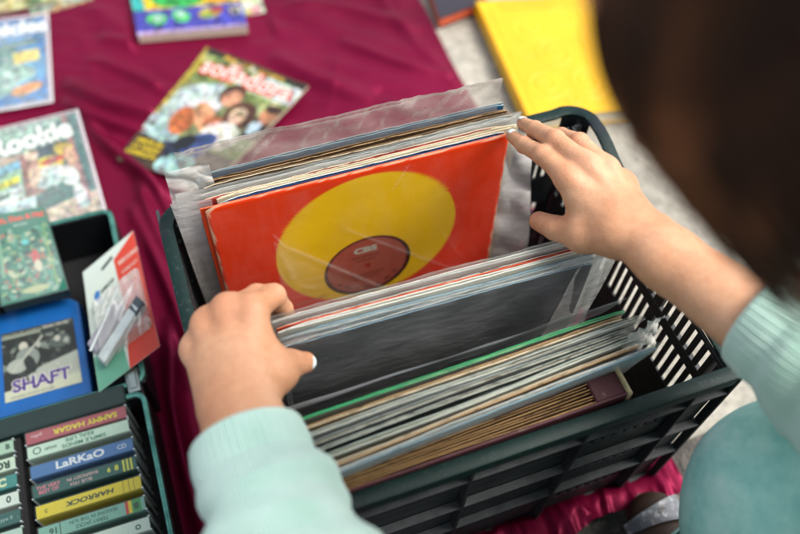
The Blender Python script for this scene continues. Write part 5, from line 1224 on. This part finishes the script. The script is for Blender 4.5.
    V, F = sdf_mesh(pr, (8, -64, 6), (60, -8, 70), .8); C = np.stack([V[:, 0] + V[:, 1] * .3, V[:, 2] + V[:, 1] * .5, V[:, 2] * 0], 1)
    B.add(V, F, m, C); B.build('sweater', person, smooth=True)
sweater()

def jeans():
    m, t, b = newmat('teal_denim'); v = coords(t, (1, 1, 1))
    f = noise(t, v, 26, 7, .7); f2 = noise(t, coords(t, (300, 300, 1600)), 1, 3, .8)
    r = ramp(t, f, [(.32, hexc('#86cec2')), (.55, hexc('#b0e4d8')), (.75, hexc('#d4f4ea'))]); r2 = ramp(t, f2, [(.3, (.82, .86, .86)), (.7, (1.08, 1.06, 1.05))])
    t.links.new(mixc(t, 1, r.outputs[0], r2.outputs[0], 'MULTIPLY'), b.inputs['Base Color']); b.inputs['Roughness'].default_value = .85; b.inputs['Sheen Weight'].default_value = .2
    bump(t, b, f2, .5, .0008)
    pr = [(rc((44, -49, 19), (44, -47, 22), 15, 14), 0),
          (rc((46, -44, 23), (45.0, -12.9, 28.2), 10.5, 9.7), 3), (rc((45.0, -12.9, 28.2), (44.0, -14.5, 14), 9.2, 6.6), 2.0), (rc((44.0, -14.5, 14), (43.2, -15.5, 8), 6.4, 6.2), 1),
          (rc((32, -44, 21), (24, -24, 26), 10, 8), 3), (rc((24, -24, 26), (22, -33, 10), 7.6, 5.6), 1.2)]
    V, F = sdf_mesh(pr, (10, -64, 1), (64, -2, 40), .45)
    # folds behind the knee and along the thigh
    V = V + (np.stack([wav(V[:, 0] + V[:, 2], V[:, 1], 5, 6, .35), wav(V[:, 0], V[:, 2], 6, 6, .3), wav(V[:, 1], V[:, 2] + V[:, 0], 7, 6, .35)], 1)) * .45
    B = Mesh(); B.add(V, F, m)
    jo = B.build('jeans', person, smooth=True)
    B = Mesh(); a = np.linspace(0, 2 * math.pi, 60, endpoint=False); G = []
    for rr, dz in ((6.7, 0), (7.15, .1), (7.2, .6), (7.12, 1.2), (7.2, 1.9), (6.9, 2.1)):
        G.append([(43.5 + (rr + .1 * math.sin(q * 5)) * math.cos(q), -15.0 + (rr + .1 * math.sin(q * 4)) * math.sin(q), 10.0 + dz + .25 * math.cos(q + 1)) for q in a])
    B.grid(np.array(G), m, closed_v=True); B.build('hem', jo, smooth=True)
jeans()

def shoes():
    lea = worn_cover('grey_shoe_leather', '#6e7076', '#c8ccd0', .4, .52); brn = worn_cover('brown_sole_edge', '#2c1a10', '#6a4c38', .6, .6); br = plain('eyelet', '#26221f', .4, .1, 40)
    for ax, ay in ((44.6, -15.8), (21.5, -34)):
        pr = [(fl((ax, ay, 4.6), (ax - 1.0, ay + 10.5, 3.2), 4.2, 3.3, (0, 0, 1), .7), 0), (rc((ax, ay, 5), (ax - .2, ay - 1.0, 9.5), 4.0, 4.0), 2.0), (fl((ax - .2, ay - 5, 3.6), (ax, ay, 4), 3.5, 4.0, (0, 0, 1), .9), 1.5)]
        V, F = sdf_mesh(pr, (ax - 8, ay - 12, .2), (ax + 8, ay + 18, 16), .35); V[:, 2] = np.maximum(V[:, 2], 1.3)
        B = Mesh(); B.add(V, F, brn); o = B.build('shoe', person, smooth=True)
        a = np.linspace(0, 2 * math.pi, 40, endpoint=False); B = Mesh()
        ol = np.array([(ax - .6 + 3.9 * math.cos(q), ay + 2.6 + 11.6 * math.sin(q)) for q in a]); G = [[(x, y, z) for x, y in ol] for z in (0.0, .3, 1.2, 1.6)]
        B.grid(np.array(G), brn, closed_v=True); B.add(G[-1], [list(range(40))], brn)
        s_ = B.build('sole', o)
        # broad grey strap over the toes with one dark eyelet
        B = Mesh(); G = []
        for q in np.linspace(-1, 1, 25):
            row = []
            for w_ in np.linspace(-1, 1, 9):
                x = ax - 1.0 + q * 3.7; y = ay + 10.6 + w_ * (1.15 + .5 * q); z = 1.6 + 4.9 * math.sqrt(max(0, 1 - (q * .97) ** 2)) + .25 - .5 * max(0, y - ay - 10) * .25 + .18 * (abs(w_) > .8)
                row.append((x, y, z))
            G.append(row)
        B.grid(np.array(G), lea); st = B.build('strap', o, smooth=True)
        B = Mesh(); c = np.array((ax - 1.2, ay + 10.6, 6.55)); B.tube([c - (0, 0, .5), c + (0, 0, .1)], [.5, .5], br, 16); B.build('eyelet', o)
shoes()

def hair():
    m, t, b = newmat('dark_brown_hair'); v = coords(t)
    r = ramp(t, noise(t, coords(t, (1, 1, .35)), 22, 3), [(.36, hexc('#160b07')), (.55, hexc('#38200f')), (.68, hexc('#7a4a2c'))]); t.links.new(r.outputs[0], b.inputs['Base Color']); b.inputs['Roughness'].default_value = .55; b.inputs['Specular IOR Level'].default_value = .2
    B = Mesh(); g = np.random.default_rng(5)
    swp = np.array((.54, -.42, -.60))
    # scalp mass
    cap = [(ellip(HL(0, -1.6, 2.3), (8.3, 9.4, 8.8), HR), 0), (ellip(HL(0, -5.5, -4), (7.6, 5.2, 7.5), HR), 2.0)]
    V, F = sdf_mesh(cap, tuple(HD - 18), tuple(HD + 18), .6); V = V + (np.stack([wav(V[:, 0], V[:, 1], 1, 5, .8), wav(V[:, 2], V[:, 0], 2, 5, .8), wav(V[:, 1], V[:, 2], 3, 5, .8)], 1)) * .25; B.add(V, F, m)
    # locks: start on the scalp, follow it outward then hang down
    for k in range(3600):
        a = g.uniform(-1, 1); th = g.uniform(0, 2 * math.pi)
        loc = np.array((math.cos(th) * math.sqrt(1 - a * a), math.sin(th) * math.sqrt(1 - a * a), abs(a) if g.random() < .7 else a * .6))
        if loc[1] > .95 and loc[2] < .3: continue
        if loc[2] < -.5: continue
        p = HL(*(loc * (8.0, 9.3, 8.6) + np.array((0, -1.4, 2.2)))); nrm = HR @ loc; dr = nrm * .35 + HR @ np.array((g.normal(0, .15), -.5, -.2)); pts = [p]; ln = g.uniform(6, 12); st = ln / 11
        ctr = HL(0, -1.4, 0)
        for q in range(11):
            dr = dr * .74 + swp * .34 + g.normal(0, .045, 3); dr /= np.linalg.norm(dr); p = p + dr * st
            loc2 = (HR.T @ (p - ctr)) / np.array((8.9, 10.6, 9.4)); nn = np.linalg.norm(loc2)
            if nn < 1: p = ctr + HR @ (loc2 / nn * 1.01 * np.array((8.9, 10.6, 9.4)))
            pts.append(p)
        if pts[-1][2] < 55 and pts[-1][0] < 26: pass
        B.tube(pts, np.interp(np.linspace(0, 1, 12), [0, .1, .7, 1], [.06, .13, .11, .02]), m, 4, cap=False)
    B.build('hair', person, smooth=True)
hair()
